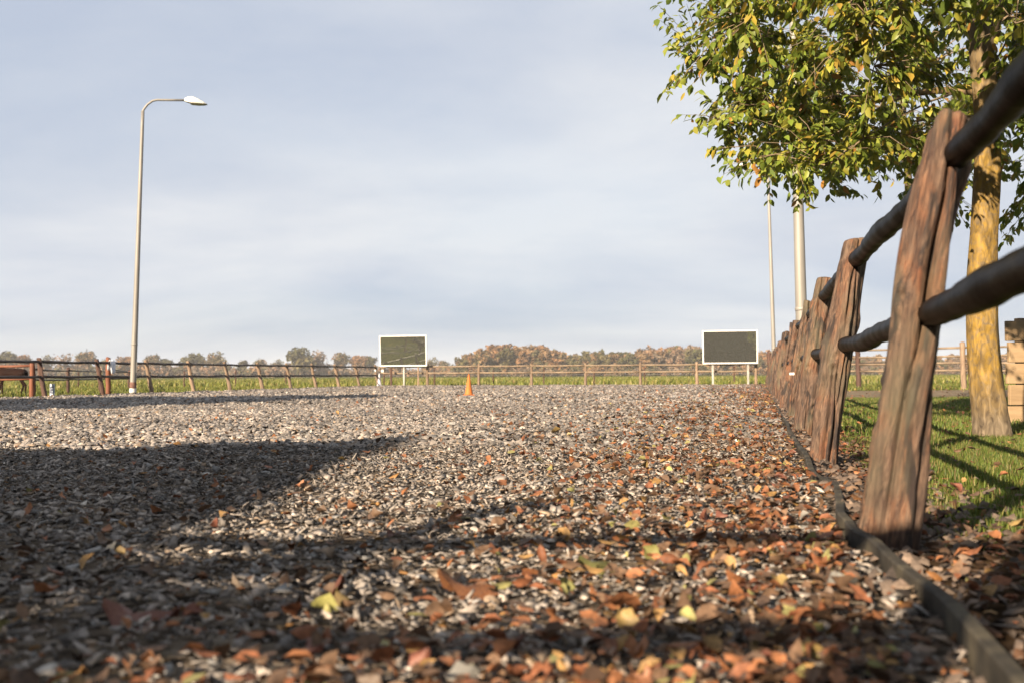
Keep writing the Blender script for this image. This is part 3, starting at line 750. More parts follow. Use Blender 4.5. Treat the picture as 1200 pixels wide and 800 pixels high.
def rail_mesh(L_, r, seed, n=14, nz=26, sag=0.012):
    g = random.Random(seed); ph = [g.uniform(0, 6.28) for _ in range(6)]
    mb = MB(); pts = []; rd = []
    for i in range(nz):
        t = i / (nz - 1); x = t * L_
        pts.append((x, 0.010 * math.sin(2.3 * x + ph[0]) * math.sin(math.pi * t), -sag * math.sin(math.pi * t) + 0.006 * math.sin(4 * x + ph[1]) * math.sin(math.pi * t)))
        rd.append(r * (1 + 0.07 * math.sin(5 * x + ph[2]) + 0.05 * math.sin(13 * x + ph[3]) + 0.03 * math.sin(31 * x + ph[4])))
    mb.tube(pts, rd, n); return mb.mesh('rail', smooth=True)
def aim_x(o, a, b):
    a, b = Vector(a), Vector(b)
    o.location = a; o.rotation_euler = (b - a).to_track_quat('X', 'Z').to_euler()

def lean_rot(dirv, ang):
    """tilt the post's top towards dirv"""
    ax = Vector((0, 0, 1)).cross(dirv.normalized())
    return Matrix.Rotation(ang, 3, ax)
def right_fence():
    f = empty('arena_fence', uv(U_R, 3.05))
    tag(f, 'near fence of thick gnarled leaning posts with two dark round rails, right', 'fence', 'fences round the riding arena')
    inv = f.location.copy()
    bases = [Vector((0.47, 0.36, 0))] + [uv(U_R, 3.05 + 2.62 * k) for k in range(16)]
    leans = [9, 9.6, 8.2, 7.6, 9, 8, 9.5, 7.5, 9, 8.5, 9, 8, 9, 8, 8.5, 9, 8]
    shared = [post_mesh(900 + s, 1.24, 0.08, 26, 40) for s in range(4)]
    pts = []
    for k, b in enumerate(bases):
        me = post_mesh(40 + k * 3, [1.22, 1.215, 1.22, 1.25, 1.25, 1.18, 1.28][k], 0.079 if k < 2 else 0.080, 72, 150, 1.5) if k < 7 else shared[k % 4]
        Rm = lean_rot(BX, R(leans[k]))
        o = obj('post', me, M['post'], f, b - inv, (Rm @ Matrix.Rotation(random.uniform(0, 6.28) if k > 2 else 0.5 + k, 3, 'Z')).to_euler())
        axis = Rm @ Vector((0, 0, 1))
        pts.append((b, axis))
    # post label where it differs
    for h, r in ((0.65, 0.040), (1.11, 0.042)):
        P = [b + a * (h / a.z) + BX * 0.012 for b, a in pts]
        if h < 1: P[0].z += 0.085; P[1].z += 0.012
        for k in range(len(P) - 1):
            d = (P[k + 1] - P[k])
            o = obj('rail', rail_mesh(d.length, r, k * 7 + int(h * 100), 16, 60), M['rail'], f)
            aim_x(o, P[k] - inv, P[k + 1] - inv)
    # small white tag nailed to a post
    b, a = pts[4]
    mb = MB().box((0, 0, 0), (0.05, 0.012, 0.025))
    o = obj('post_tag', mb.mesh('post_tag', bevel=0.002), M['white_paint'], f, b + a * 0.50 - inv - BX * 0.085 - AX * 0.06, (0, 0, -YAW))
right_fence()

def simple_post(seed, H, w, n=12):
    g = random.Random(seed); mb = MB(); pts = []; rd = []
    for i in range(9):
        t = i / 8; z = -0.2 + (H + 0.2) * t
        pts.append((0.006 * math.sin(5 * z + g.random() * 6), 0.006 * math.sin(4 * z + g.random() * 6), z)); rd.append(w * (1.05 - 0.12 * t + 0.03 * math.sin(6 * z + seed)))
    pts.append((0, 0, H + 0.012)); rd.append(w * 0.6)
    mb.tube(pts, rd, n); return mb.mesh('post', smooth=True)
def side_fence():
    f = empty('arena_fence', uv(U_L, V_F))
    tag(f, 'long fence of outward-leaning brown posts and dark rails on the left side', 'fence', 'fences round the riding arena')
    inv = f.location.copy()
    me = [post_mesh(500 + s, 0.985, 0.062, 18, 26, 0.7) for s in range(4)]
    pts = []
    for k in range(20):
        b = uv(U_L, V_F - 2.2 * k)
        Rm = lean_rot(-BX, R(random.uniform(9, 12.5)))
        mt = M['far_post'] if k < 9 else M['dark_post']
        m_ = me[k % 4] if k < 9 else (me[k % 4].copy())
        if k >= 9: m_.materials.clear()
        obj('post', m_, mt, f, b - inv, (Rm @ Matrix.Rotation(k * 1.3, 3, 'Z')).to_euler())
        pts.append((b, Rm @ Vector((0, 0, 1))))
    for h in (0.515, 0.885):
        P = [b + a * (h / a.z) for b, a in pts]
        for k in range(len(P) - 1):
            d = P[k + 1] - P[k]
            o = obj('rail', rail_mesh(d.length, 0.034, k + int(h * 90), 8, 6), M['dark_rail'], f); aim_x(o, P[k] - inv, P[k + 1] - inv)
    # small white insulator plates by the corner
    for dv, du in ((-0.45, 0.02), (0.0, 0.22)):
        o = obj('insulator_plate', MB().box((0, 0, 0), (0.11, 0.02, 0.11)).mesh('insulator_plate', bevel=0.004), M['white_paint'], f, uv(du, dv, 0.71), (0, 0, -YAW))
side_fence()
def end_fence():
    f = empty('arena_fence', uv((U_L + U_R) / 2, V_F))
    tag(f, 'far fence of pale upright posts with two thin rails between the mirrors', 'fence', 'fences round the riding arena')
    inv = f.location.copy()
    us = [U_L + 2.41 * k for k in range(1, 8)]; us[-1] = -0.1
    me = [post_mesh(700 + s, 0.98, 0.066, 16, 20, 0.5) for s in range(3)]
    for k, u in enumerate(us):
        obj('post', me[k % 3], M['far_post'], f, uv(u, V_F) - inv, (R(random.uniform(-1, 1)), R(random.uniform(-1, 1)), k))
    full = [U_L + 0.05] + us
    for h in (0.60, 0.89):
        for k in range(len(full) - 1):
            a, b = uv(full[k], V_F - 0.02, h), uv(full[k + 1], V_F - 0.02, h)
            o = obj('rail', rail_mesh((b - a).length, 0.036, k + int(h * 70), 8, 6), M['far_rail'], f); aim_x(o, a - inv, b - inv)
end_fence()
def near_fence():
    # closing rails behind the camera; only their shadows reach the picture
    f = empty('gateway_fence', (-3.0, -0.4, 0))
    tag(f, 'tall three-rail fence behind the viewpoint, its shadow bands cross the foreground', 'fence')
    inv = f.location.copy()
    xs = [-8.6, -5.75, -2.87, -0.85]
    for k, x in enumerate(xs):
        obj('post', post_mesh(800 + k, 2.1 if k < 3 else 1.75, 0.075, 20, 30, 0.7), M['post'], f, Vector((x, -0.4, 0)) - inv)
    for h in (0.66, 1.15, 1.66):
        for k in range(3):
            a, b = Vector((xs[k], -0.4, h)), Vector((xs[k + 1], -0.4, h - (0.03 if k == 2 else 0)))
            o = obj('rail', rail_mesh((b - a).length, 0.046, k + int(h * 50), 10, 10), M['rail'], f); aim_x(o, a - inv, b - inv)
near_fence()

# rubber edging board along the inside of the right-hand fence
def edging():
    pts = [(0.36, 0.15, 0.11), (0.735, 1.56, 0.092), (0.83, 2.05, 0.083), (0.925, 2.55, 0.072), (0.97, 2.85, 0.066), (1.03, 3.12, 0.062), (1.14, 3.5, 0.062), (1.29, 3.98, 0.062)]
    for k in range(14):
        p = uv(U_R - 0.11 + 0.01 * math.sin(k * 2), 4.6 + k * 1.3); pts.append((p.x, p.y, 0.062 - 0.001 * k))
    P = [Vector(p) for p in pts]
    # smooth
    Q = []
    for i in range(len(P) - 1):
        p0, p1, p2, p3 = P[max(i - 1, 0)], P[i], P[i + 1], P[min(i + 2, len(P) - 1)]
        for s in range(5):
            t = s / 5
            Q.append(0.5 * ((2 * p1) + (p2 - p0) * t + (2 * p0 - 5 * p1 + 4 * p2 - p3) * t * t + (3 * p1 - p0 - 3 * p2 + p3) * t ** 3))
    Q.append(P[-1])
    mb = MB(); V = []; Fs = []
    prof = [(-0.014, -0.12), (-0.014, -0.004), (-0.010, 0.0), (0.010, 0.0), (0.014, -0.004), (0.014, -0.12)]
    o = Q[0].copy(); o.z = 0
    for i, q in enumerate(Q):
        t = (Q[min(i + 1, len(Q) - 1)] - Q[max(i - 1, 0)]); t.z = 0; t.normalize(); s = Vector((t.y, -t.x, 0))
        wob = 0.004 * math.sin(i * 0.9)
        for a, b in prof: V.append(q + s * (a + wob) + Vector((0, 0, b)) - o)
    m = len(prof)
    for i in range(len(Q) - 1):
        for k in range(m - 1): Fs.append((i * m + k, i * m + k + 1, (i + 1) * m + k + 1, (i + 1) * m + k))
    Fs.append(tuple(range(m))[::-1]); Fs.append(tuple((len(Q) - 1) * m + k for k in range(m)))
    mb.add(V, Fs)
    tag(obj('edging_board', mb.mesh('edging_board'), M['kerb'], loc=o), 'worn dark rubber edging board running along the foot of the near fence', 'edging')
edging()

def paddock_fence(name, label, pts, rails, mats, rr=0.03, width=0.055, hs=None, group='paddock fences'):
    f = empty(name, (pts[0][0], pts[0][1], 0)); tag(f, label, 'fence', group); inv = f.location.copy()
    for k, (x, y) in enumerate(pts):
        m_ = mats[k % len(mats)] if isinstance(mats, list) else mats
        obj('post', simple_post(k + int(abs(x) * 10), hs[k] if hs else 0.95, width, 10), m_, f, Vector((x, y, 0)) - inv, (R(random.uniform(-2, 2)), R(random.uniform(-2, 2)), 0))
    for h, mt in rails:
        for k in range(len(pts) - 1):
            a = Vector((*pts[k], h)); b = Vector((*pts[k + 1], h + random.uniform(-0.02, 0.02)))
            o = obj('rail', rail_mesh((b - a).length, rr, k + int(h * 60), 7, 5), mt, f); aim_x(o, a - inv, b - inv)
def gp(px, y): return ((px - 600) / F * y, y)
paddock_fence('paddock_fence', 'red-brown paddock fence in front of the pony at the left edge', [gp(38, 24.6), gp(-70, 25.2), gp(-190, 26)], [(0.79, M['red_post']), (0.47, M['red_post'])], M['red_post'], 0.035, 0.066, [0.86, 0.9, 0.9])
paddock_fence('paddock_fence', 'dark thin-railed paddock fence running back from the letter board', [gp(40, 25.1), gp(80, 30.5), gp(117, 38), gp(151, 43)], [(0.71, M['dark_rail']), (0.44, M['dark_rail'])], M['dark_post'], 0.022, 0.05, [0.8, 0.78, 0.75, 0.7])
paddock_fence('paddock_fence', 'tall red post with thin rails leading back to the lamp on the left', [gp(127, 27.6), gp(153, 44)], [(0.72, M['dark_rail']), (0.46, M['dark_rail'])], M['red_post'], 0.022, 0.07, [1.03, 0.75])
def wire_fence():
    p0, p1 = Vector((-27, 49, 0)), Vector((19, 48.5, 0))
    f = empty('wire_fence', p0); tag(f, 'thin wire fence with slim dark stakes behind the arena', 'fence')
    P = []
    for px, y in ((-60, 46), (92, 46), (216, 47), (276, 47), (335, 48), (395, 48.5), (450, 49), (509, 49), (578, 49), (637, 49), (696, 49), (755, 49), (815, 48.5), (860, 48.5)):
        P.append(Vector((*gp(px, y), 0)))
    for k, p in enumerate(P):
        obj('stake', simple_post(k, 0.78 + 0.08 * math.sin(k * 3), 0.035, 7), M['dark_post'], f, p - p0)
    for h in (0.5, 0.72):
        mb = MB(); mb.tube([p - p0 + Vector((0, 0, h)) for p in P], 0.006, 4); obj('wire', mb.mesh('wire'), M['wire'], f)
wire_fence()
paddock_fence('paddock_fence', 'four-rail wooden fence behind the sandy path at right', [(x, 34.2 - (x - 11.9) * 1.25) for x in (9.6, 11.9, 14.2, 16.6, 19)], [(0.55, M['far_rail']), (0.78, M['far_rail']), (1.02, M['far_rail']), (1.27, M['far_rail'])], [M['dark_post'], M['dark_post'], M['far_post']], 0.035, 0.085, [1.32, 1.34, 1.42, 1.4, 1.4])
paddock_fence('paddock_fence', 'second low fence farther back behind the four-rail fence', [(12 + 3.0 * k, 46 - 0.2 * k) for k in range(6)], [(0.6, M['dark_rail']), (0.95, M['dark_rail'])], M['dark_post'], 0.03, 0.07, [1.1] * 6)

# ================================================================== STREET LAMPS
def make_lamp(base, heading, label, lean_dir, lean_deg, H=8.0, bands=True):
    root = empty('street_lamp', base)
    Rm = lean_rot(Vector(lean_dir), R(lean_deg)) @ Matrix.Rotation(heading, 3, 'Z')
    root.rotation_euler = Rm.to_euler()
    tag(root, label, 'street lamp', 'lamp posts along the arena')
    zt = H - 0.36
    mb = MB(); mb.tube([(0, 0, -0.2 + (zt + 0.2) * q / 18) for q in range(19)], [0.084 - 0.042 * q / 18 for q in range(19)], 24); obj('pole', mb.mesh('pole', smooth=True), M['pole'], root)
    mb = MB(); mb.tube([(0, 0, 1.335), (0, 0, 1.345), (0, 0, 1.375), (0, 0, 1.385)], [0.079, 0.0835, 0.0835, 0.078], 24); obj('collar', mb.mesh('collar', smooth=True), M['pole'], root)
    obj('service_door', MB().box((0.080, 0, 0.75), (0.012, 0.075, 0.30)).mesh('service_door', bevel=0.004), M['pole'], root)
    if bands:
        mb = MB(); mb.tube([(0, 0, 0.20), (0, 0, 0.36)], 0.0885, 20, cap=False); obj('rust_band', mb.mesh('rust_band', smooth=True), M['band_dark'], root)
        mb = MB(); mb.tube([(0, 0, 0.09), (0, 0, 0.195)], 0.0895, 20, cap=False); obj('white_band', mb.mesh('white_band', smooth=True), M['white_paint'], root)
    arm = [(0, 0, zt - 0.15), (0, 0, zt), (0.04, 0, zt + 0.08), (0.12, 0, zt + 0.19), (0.24, 0, zt + 0.29), (0.36, 0, zt + 0.325), (0.6, 0, zt + 0.335), (1.14, 0, zt + 0.36)]
    mb = MB(); mb.tube(arm, [0.036] + [0.030] * 7, 12); obj('arm', mb.mesh('arm', smooth=True), M['pole'], root)
    hd = empty('lamp_head', (1.08, 0, zt + 0.36)); hd.parent = root; hd.scale = (0.88, 0.85, 0.85)
    # housing: tapered wedge shell
    sec = [(0.0, 0.05, -0.04, 0.05), (0.10, 0.10, -0.07, 0.10), (0.25, 0.14, -0.10, 0.11), (0.42, 0.14, -0.10, 0.04), (0.58, 0.11, -0.105, -0.04), (0.66, 0.06, -0.105, -0.085)]
    V = []; Fs = []
    for x, w, zb, ztp in sec:
        V += [(x, -w, zb), (x, -w, (zb + ztp) / 2 + 0.01), (x, -w * 0.6, ztp), (x, w * 0.6, ztp), (x, w, (zb + ztp) / 2 + 0.01), (x, w, zb)]
    for i in range(len(sec) - 1):
        for k in range(6):
            k2 = (k + 1) % 6; Fs.append((i * 6 + k, i * 6 + k2, (i + 1) * 6 + k2, (i + 1) * 6 + k))
    Fs += [tuple(range(6)), tuple(30 + k for k in range(6))[::-1]]
    hm = MB().add(V, Fs).mesh('housing', bevel=0.006); obj('housing', hm, M['lamp_white'], hd)
    V = []; Fs = []
    for x, w, dz in ((0.12, 0.09, -0.074), (0.2, 0.125, -0.125), (0.42, 0.125, -0.135), (0.60, 0.10, -0.125), (0.68, 0.05, -0.108)):
        V += [(x, -w, -0.095 if x > 0.13 else -0.07), (x, -w * 0.8, dz), (x, w * 0.8, dz), (x, w, -0.095 if x > 0.13 else -0.07)]
    for i in range(4):
        for k in range(4): k2 = (k + 1) % 4; Fs.append((i * 4 + k, i * 4 + k2, (i + 1) * 4 + k2, (i + 1) * 4 + k))
    Fs += [(0, 1, 2, 3), (19, 18, 17, 16)]
    obj('lens', MB().add(V, Fs).mesh('lens'), M['lamp_lens'], hd)
    return root
lp = at_depth(155.5, 463, 26.6)
make_lamp((lp.x, lp.y, 0), 0.12, 'tall lamp post with a curved arm standing alone at left', (1, 0, 0), 1.65)
p = at_depth(908, 440, 34.8); make_lamp((p.x, p.y, 0), math.pi - 1.0, 'slim distant lamp post rising behind the end of the near fence', (-1, 0, 0), 1.05)
p = at_depth(937.5, 460, 13.4); make_lamp((p.x + 0.05, p.y, 0), math.pi - 0.25, 'thick near lamp post whose top is lost in the leaves', (-1, 0, 0), 0.7)

# ================================================================== MIRRORS, CONES, SMALL THINGS
def make_mirror(px, label, legs, tilt):
    r = (px - 600) / F
    y = 42.55 / (AX.y + AX.x * r); x = r * y
    root = empty('riding_mirror', (x, y, 0), -YAW); tag(root, label, 'mirror', 'riding mirrors at the far end')
    W, zb, zt = 2.26, 0.905, 2.29
    hm = (zb + zt) / 2; Ht = zt - zb
    tm = Matrix.Rotation(R(tilt), 3, 'X')
    def put(c): return tm @ Vector(c) + Vector((0, 0, hm))
    o = obj('mirror_pane', MB().box((0, 0, 0), (W - 0.09, 0.02, Ht - 0.09)).mesh('mirror_pane'), M['mirror'], root, put((0, 0.0, 0)), (R(tilt), 0, 0))
    fw = 0.052
    for nm, c, s in (('frame_top', (0, 0, Ht / 2 - fw / 2), (W, 0.07, fw)), ('frame_bottom', (0, 0, -Ht / 2 + fw / 2), (W, 0.07, fw)), ('frame_side', (-W / 2 + fw / 2, 0, 0), (fw, 0.066, Ht - 2 * fw)), ('frame_side', (W / 2 - fw / 2, 0, 0), (fw, 0.066, Ht - 2 * fw))):
        obj(nm, MB().box((0, 0, 0), s).mesh(nm, bevel=0.006), M['white_paint'], root, put(c), (R(tilt), 0, 0))
    for lx, wd, mt in legs:
        obj('leg', MB().box((0, 0, 0), (wd, wd, hm + 0.7)).mesh('leg', bevel=0.006), mt, root, (lx, 0.12, (hm + 0.7) / 2 - 0.1))
    obj('back_brace', MB().box((0, 0, 0), (W - 0.3, 0.05, 0.06)).mesh('back_brace', bevel=0.005), M['grey_steel'], root, (0, 0.065, hm))
make_mirror(472.3, 'white-framed riding mirror on the left, reflecting meadow and rails', [(-0.62, 0.085, M['dark_post']), (0.0, 0.07, M['grey_steel']), (0.68, 0.07, M['far_post'])], 3.0)
make_mirror(855.5, 'white-framed riding mirror on the right, beside the near fence', [(-0.72, 0.085, M['grey_steel']), (0.72, 0.085, M['grey_steel'])], 0.2)

def make_cone(loc, H, r, label, mat, base_mat):
    root = empty('traffic_cone', loc, 0.3); tag(root, label, 'cone')
    mb = MB(); mb.tube([(0, 0, 0.02), (0, 0, 0.04), (0, 0, H * 0.5), (0, 0, H - 0.01), (0, 0, H)], [r, r * 0.94, r * 0.56, r * 0.2, r * 0.12], 24); obj('cone_body', mb.mesh('cone_body', smooth=True), mat, root)
    obj('base_plate', MB().box((0, 0, 0.012), (r * 2.25, r * 2.25, 0.03)).mesh('base_plate', bevel=0.005), base_mat, root)
p = on_plane(549.5, 464.2); make_cone((p.x, p.y, float(gz(p.x, p.y)) + 0.015), 0.50, 0.10, 'orange traffic cone standing alone on the chips in mid-arena', M['cone'], M['cone'])
p = uv(U_L + 0.28, V_F - 0.55); make_cone((p.x, p.y, float(gz(p.x, p.y)) + 0.01), 0.58, 0.11, 'pale lilac-white cone leaning against the far left corner post', M['cone_pale'], M['white_paint'])

def letter_board():
    p = on_plane(61.5, 464.5)
    yb = 24.75; x = (61.5 - 600) / F * yb
    root = empty('letter_board', (x, yb, 0), -0.35); tag(root, 'small pale blue board with a dark letter E beyond the left fence', 'sign')
    obj('board', MB().box((0, 0, 0.19), (0.13, 0.03, 0.30)).mesh('board', bevel=0.006), M['letter_board'], root)
    mb = MB(); y = -0.020
    mb.box((-0.026, y, 0.19), (0.026, 0.008, 0.17))
    for dz, w in ((0.0715, 0.07), (0, 0.058), (-0.0715, 0.07)):
        mb.box((-0.0125 + w / 2 - 0.0, y, 0.19 + dz), (w, 0.0082, 0.028))
    obj('letter', mb.mesh('letter'), M['letter_ink'], root)
    for s in (-0.04, 0.04): obj('foot', MB().box((s, 0.02, 0.02), (0.03, 0.09, 0.06)).mesh('foot', bevel=0.004), M['letter_board'], root)
letter_board()
def rag():
    k = (137 - 600) / F; y = 17.0 / (0.2402 - 0.9707 * k); c = Vector((k * y, y, 0.90)) - BX * 0.17
    V = []; Fs = []; g = random.Random(5)
    nu, nv = 9, 13
    for j in range(nv):
        t = (j / (nv - 1) - 0.45) * 2
        for i in range(nu):
            s = (i / (nu - 1) - 0.5)
            drop = abs(t) ** 1.6 * 0.30
            V.append((AX.x * s * 0.24 * (1 - 0.4 * abs(t)) + BX.x * (0.048 * math.tanh(t * 4) + 0.02 * math.sin(9 * s + 4 * t)), AX.y * s * 0.24 * (1 - 0.4 * abs(t)) + BX.y * (0.048 * math.tanh(t * 4) + 0.02 * math.sin(9 * s + 4 * t)), 0.045 - drop + 0.02 * math.sin(13 * s + 3 * t) + 0.012 * g.random()))
    for j in range(nv - 1):
        for i in range(nu - 1): a = j * nu + i; Fs.append((a, a + 1, a + nu + 1, a + nu))
    o = obj('hanging_cloth', MB().add(V, Fs).mesh('hanging_cloth', smooth=True), M['cloth'], loc=c)
    md = o.modifiers.new('thick', 'SOLIDIFY'); md.thickness = 0.006
    tag(o, 'crumpled white and blue cloth hung over the left top rail', 'cloth')
rag()
def plank_wall():
    base = Vector((5.06, 10.2, 0)); root = empty('plank_wall', base, R(4)); tag(root, 'low wall of wide tan planks at the right edge behind the tree', 'wall')
    z = -0.06
    for k in range(5):
        h = 0.217
        obj('plank', MB().box((0, 0, 0), (3.0, 0.045, h - 0.012)).mesh('plank', bevel=0.008), M['plank'], root, (1.5 + (0.02 if k % 2 else 0), random.uniform(-0.004, 0.004), z + h / 2)); z += h
    for x in (0.2, 1.5, 2.8): obj('upright', MB().box((x, 0.065, 0.5), (0.09, 0.08, 1.1)).mesh('upright', bevel=0.006), M['plank'], root)
plank_wall()

# ------------------------------------------------------------------ pony behind the left fence
def pony():
    y0 = 28.6
    x0 = (14 - 600) / F * y0
    root = empty('pony', (x0, y0, 0)); tag(root, 'small dark bay pony standing behind the fence at the left edge', 'pony')
    vs_ = []; ed = []; rad = []
    def v(x, y, z, r, link=None, r2=None):
        vs_.append((x, y, z)); rad.append((r, r2 or r)); i = len(vs_) - 1
        if link is not None: ed.append((link, i))
        return i
    pel = v(0.33, 0, 0.66, 0.15)
    rump = v(0.46, 0, 0.64, 0.11, pel)
    bar = v(0.10, 0, 0.62, 0.165, pel); ch = v(-0.14, 0, 0.62, 0.165, bar); sh = v(-0.33, 0, 0.65, 0.145, ch)
    n1 = v(-0.48, 0, 0.72, 0.095, sh); n2 = v(-0.62, 0, 0.80, 0.075, n1); po = v(-0.72, 0, 0.88, 0.065, n2)
    hd = v(-0.80, 0, 0.83, 0.062, po); mz = v(-0.92, 0, 0.72, 0.042, hd); v(-0.98, 0, 0.67, 0.036, mz)
    for s in (-1, 1):
        e = v(-0.70, s * 0.035, 0.95, 0.018, po); v(-0.71, s * 0.05, 1.0, 0.006, e)
    for s, dx in ((-1, 0.02), (1, -0.06)):
        a = v(0.36 + dx, s * 0.09, 0.56, 0.095, pel); k = v(0.27 + dx, s * 0.1, 0.45, 0.065, a); hk = v(0.41 + dx * 2, s * 0.1, 0.28, 0.034, k)
        cn = v(0.39 + dx * 2.5, s * 0.1, 0.10, 0.024, hk); ft = v(0.37 + dx * 2.5, s * 0.1, 0.035, 0.03, cn); v(0.36 + dx * 2.5, s * 0.1, 0.0, 0.036, ft)
    for s, dx in ((-1, 0.05), (1, -0.10)):
        a = v(-0.28, s * 0.09, 0.52, 0.075, sh); el = v(-0.27 + dx * 0.5, s * 0.095, 0.42, 0.05, a); kn = v(-0.28 + dx, s * 0.095, 0.26, 0.032, el)
        cn = v(-0.275 + dx * 1.2, s * 0.095, 0.09, 0.022, kn); ft = v(-0.285 + dx * 1.2, s * 0.095, 0.035, 0.03, cn); v(-0.29 + dx * 1.2, s * 0.095, 0.0, 0.036, ft)
    me = bpy.data.meshes.new('body'); me.from_pydata(vs_, ed, [])
    bay = noise_mat('dark_bay_coat', [(0.3, (0.007, 0.003, 0.0025)), (0.7, (0.022, 0.008, 0.005))], nscale=4, rough=0.8, bump=0, spec=0.1)
    o = obj('body', me, bay, root)
    sk = o.modifiers.new('skin', 'SKIN')
    for i, r_ in enumerate(rad):
        me.skin_vertices[0].data[i].radius = r_
    me.skin_vertices[0].data[0].use_root = True
    o.modifiers.new('sub', 'SUBSURF').render_levels = 2
    o.modifiers['sub'].levels = 2
    hair = noise_mat('black_hair', [(0.3, (0.012, 0.009, 0.008)), (0.7, (0.035, 0.025, 0.02))], nscale=12, rough=0.6, bump=0)
    mb = MB(); mb.tube([(0.50, 0, 0.68), (0.58, 0, 0.60), (0.60, 0, 0.42), (0.58, 0, 0.22), (0.57, 0, 0.12)], [0.03, 0.045, 0.06, 0.045, 0.012], 10); obj('tail', mb.mesh('tail', smooth=True), hair, root)
    V = []; Fs = []
    for i, (x, z) in enumerate(((-0.36, 0.79), (-0.48, 0.83), (-0.60, 0.89), (-0.70, 0.96), (-0.78, 0.93))):
        V += [(x, -0.02, z), (x, 0.02, z), (x + 0.03, 0.085, z - 0.10), (x + 0.02, 0.06, z - 0.02)]
    for i in range(4):
        for k in range(4): k2 = (k + 1) % 4; Fs.append((i * 4 + k, i * 4 + k2, i * 4 + 4 + k2, i * 4 + 4 + k))
    obj('mane', MB().add(V, Fs).mesh('mane', smooth=True), hair, root)
    wm = noise_mat('white_sock', [(0.3, (0.6, 0.55, 0.5)), (0.7, (0.75, 0.72, 0.66))], nscale=12, rough=0.8, bump=0)
    mb = MB(); mb.tube([(-0.40, 0.095, 0.02), (-0.395, 0.095, 0.14)], [0.036, 0.027], 10); obj('white_sock', mb.mesh('white_sock', smooth=True), wm, root)
pony()

# ================================================================== BROADLEAF TREES BESIDE THE FENCE
CROWN_PAL = 1.3 * np.array([(0.106, 0.143, 0.020), (0.147, 0.170, 0.026), (0.069, 0.101, 0.018), (0.212, 0.202, 0.029), (0.276, 0.212, 0.032), (0.239, 0.120, 0.028)])
CROWN_W = np.array([0.33, 0.30, 0.14, 0.14, 0.06, 0.03])
part_leaf = []
for nm, c1, c2 in (('green', (0.10, 0.14, 0.02), (0.16, 0.19, 0.03)), ('yellow_green', (0.20, 0.21, 0.03), (0.30, 0.28, 0.05)), ('deep_green', (0.06, 0.09, 0.016), (0.10, 0.13, 0.02)), ('ochre', (0.30, 0.20, 0.03), (0.36, 0.26, 0.05))):
    mt = leaf_mat('leaf_' + nm, c1, c2, rough=0.42, trans=0.38)
    for cup in (0.6, 1.6):
        V = LEAF.copy(); V[:, 2] *= cup
        me = mesh_np('leaf', V, [np.array(LEAF_F[0]), np.array(LEAF_F[1])]); me.materials.append(mt); part_leaf.append(me)
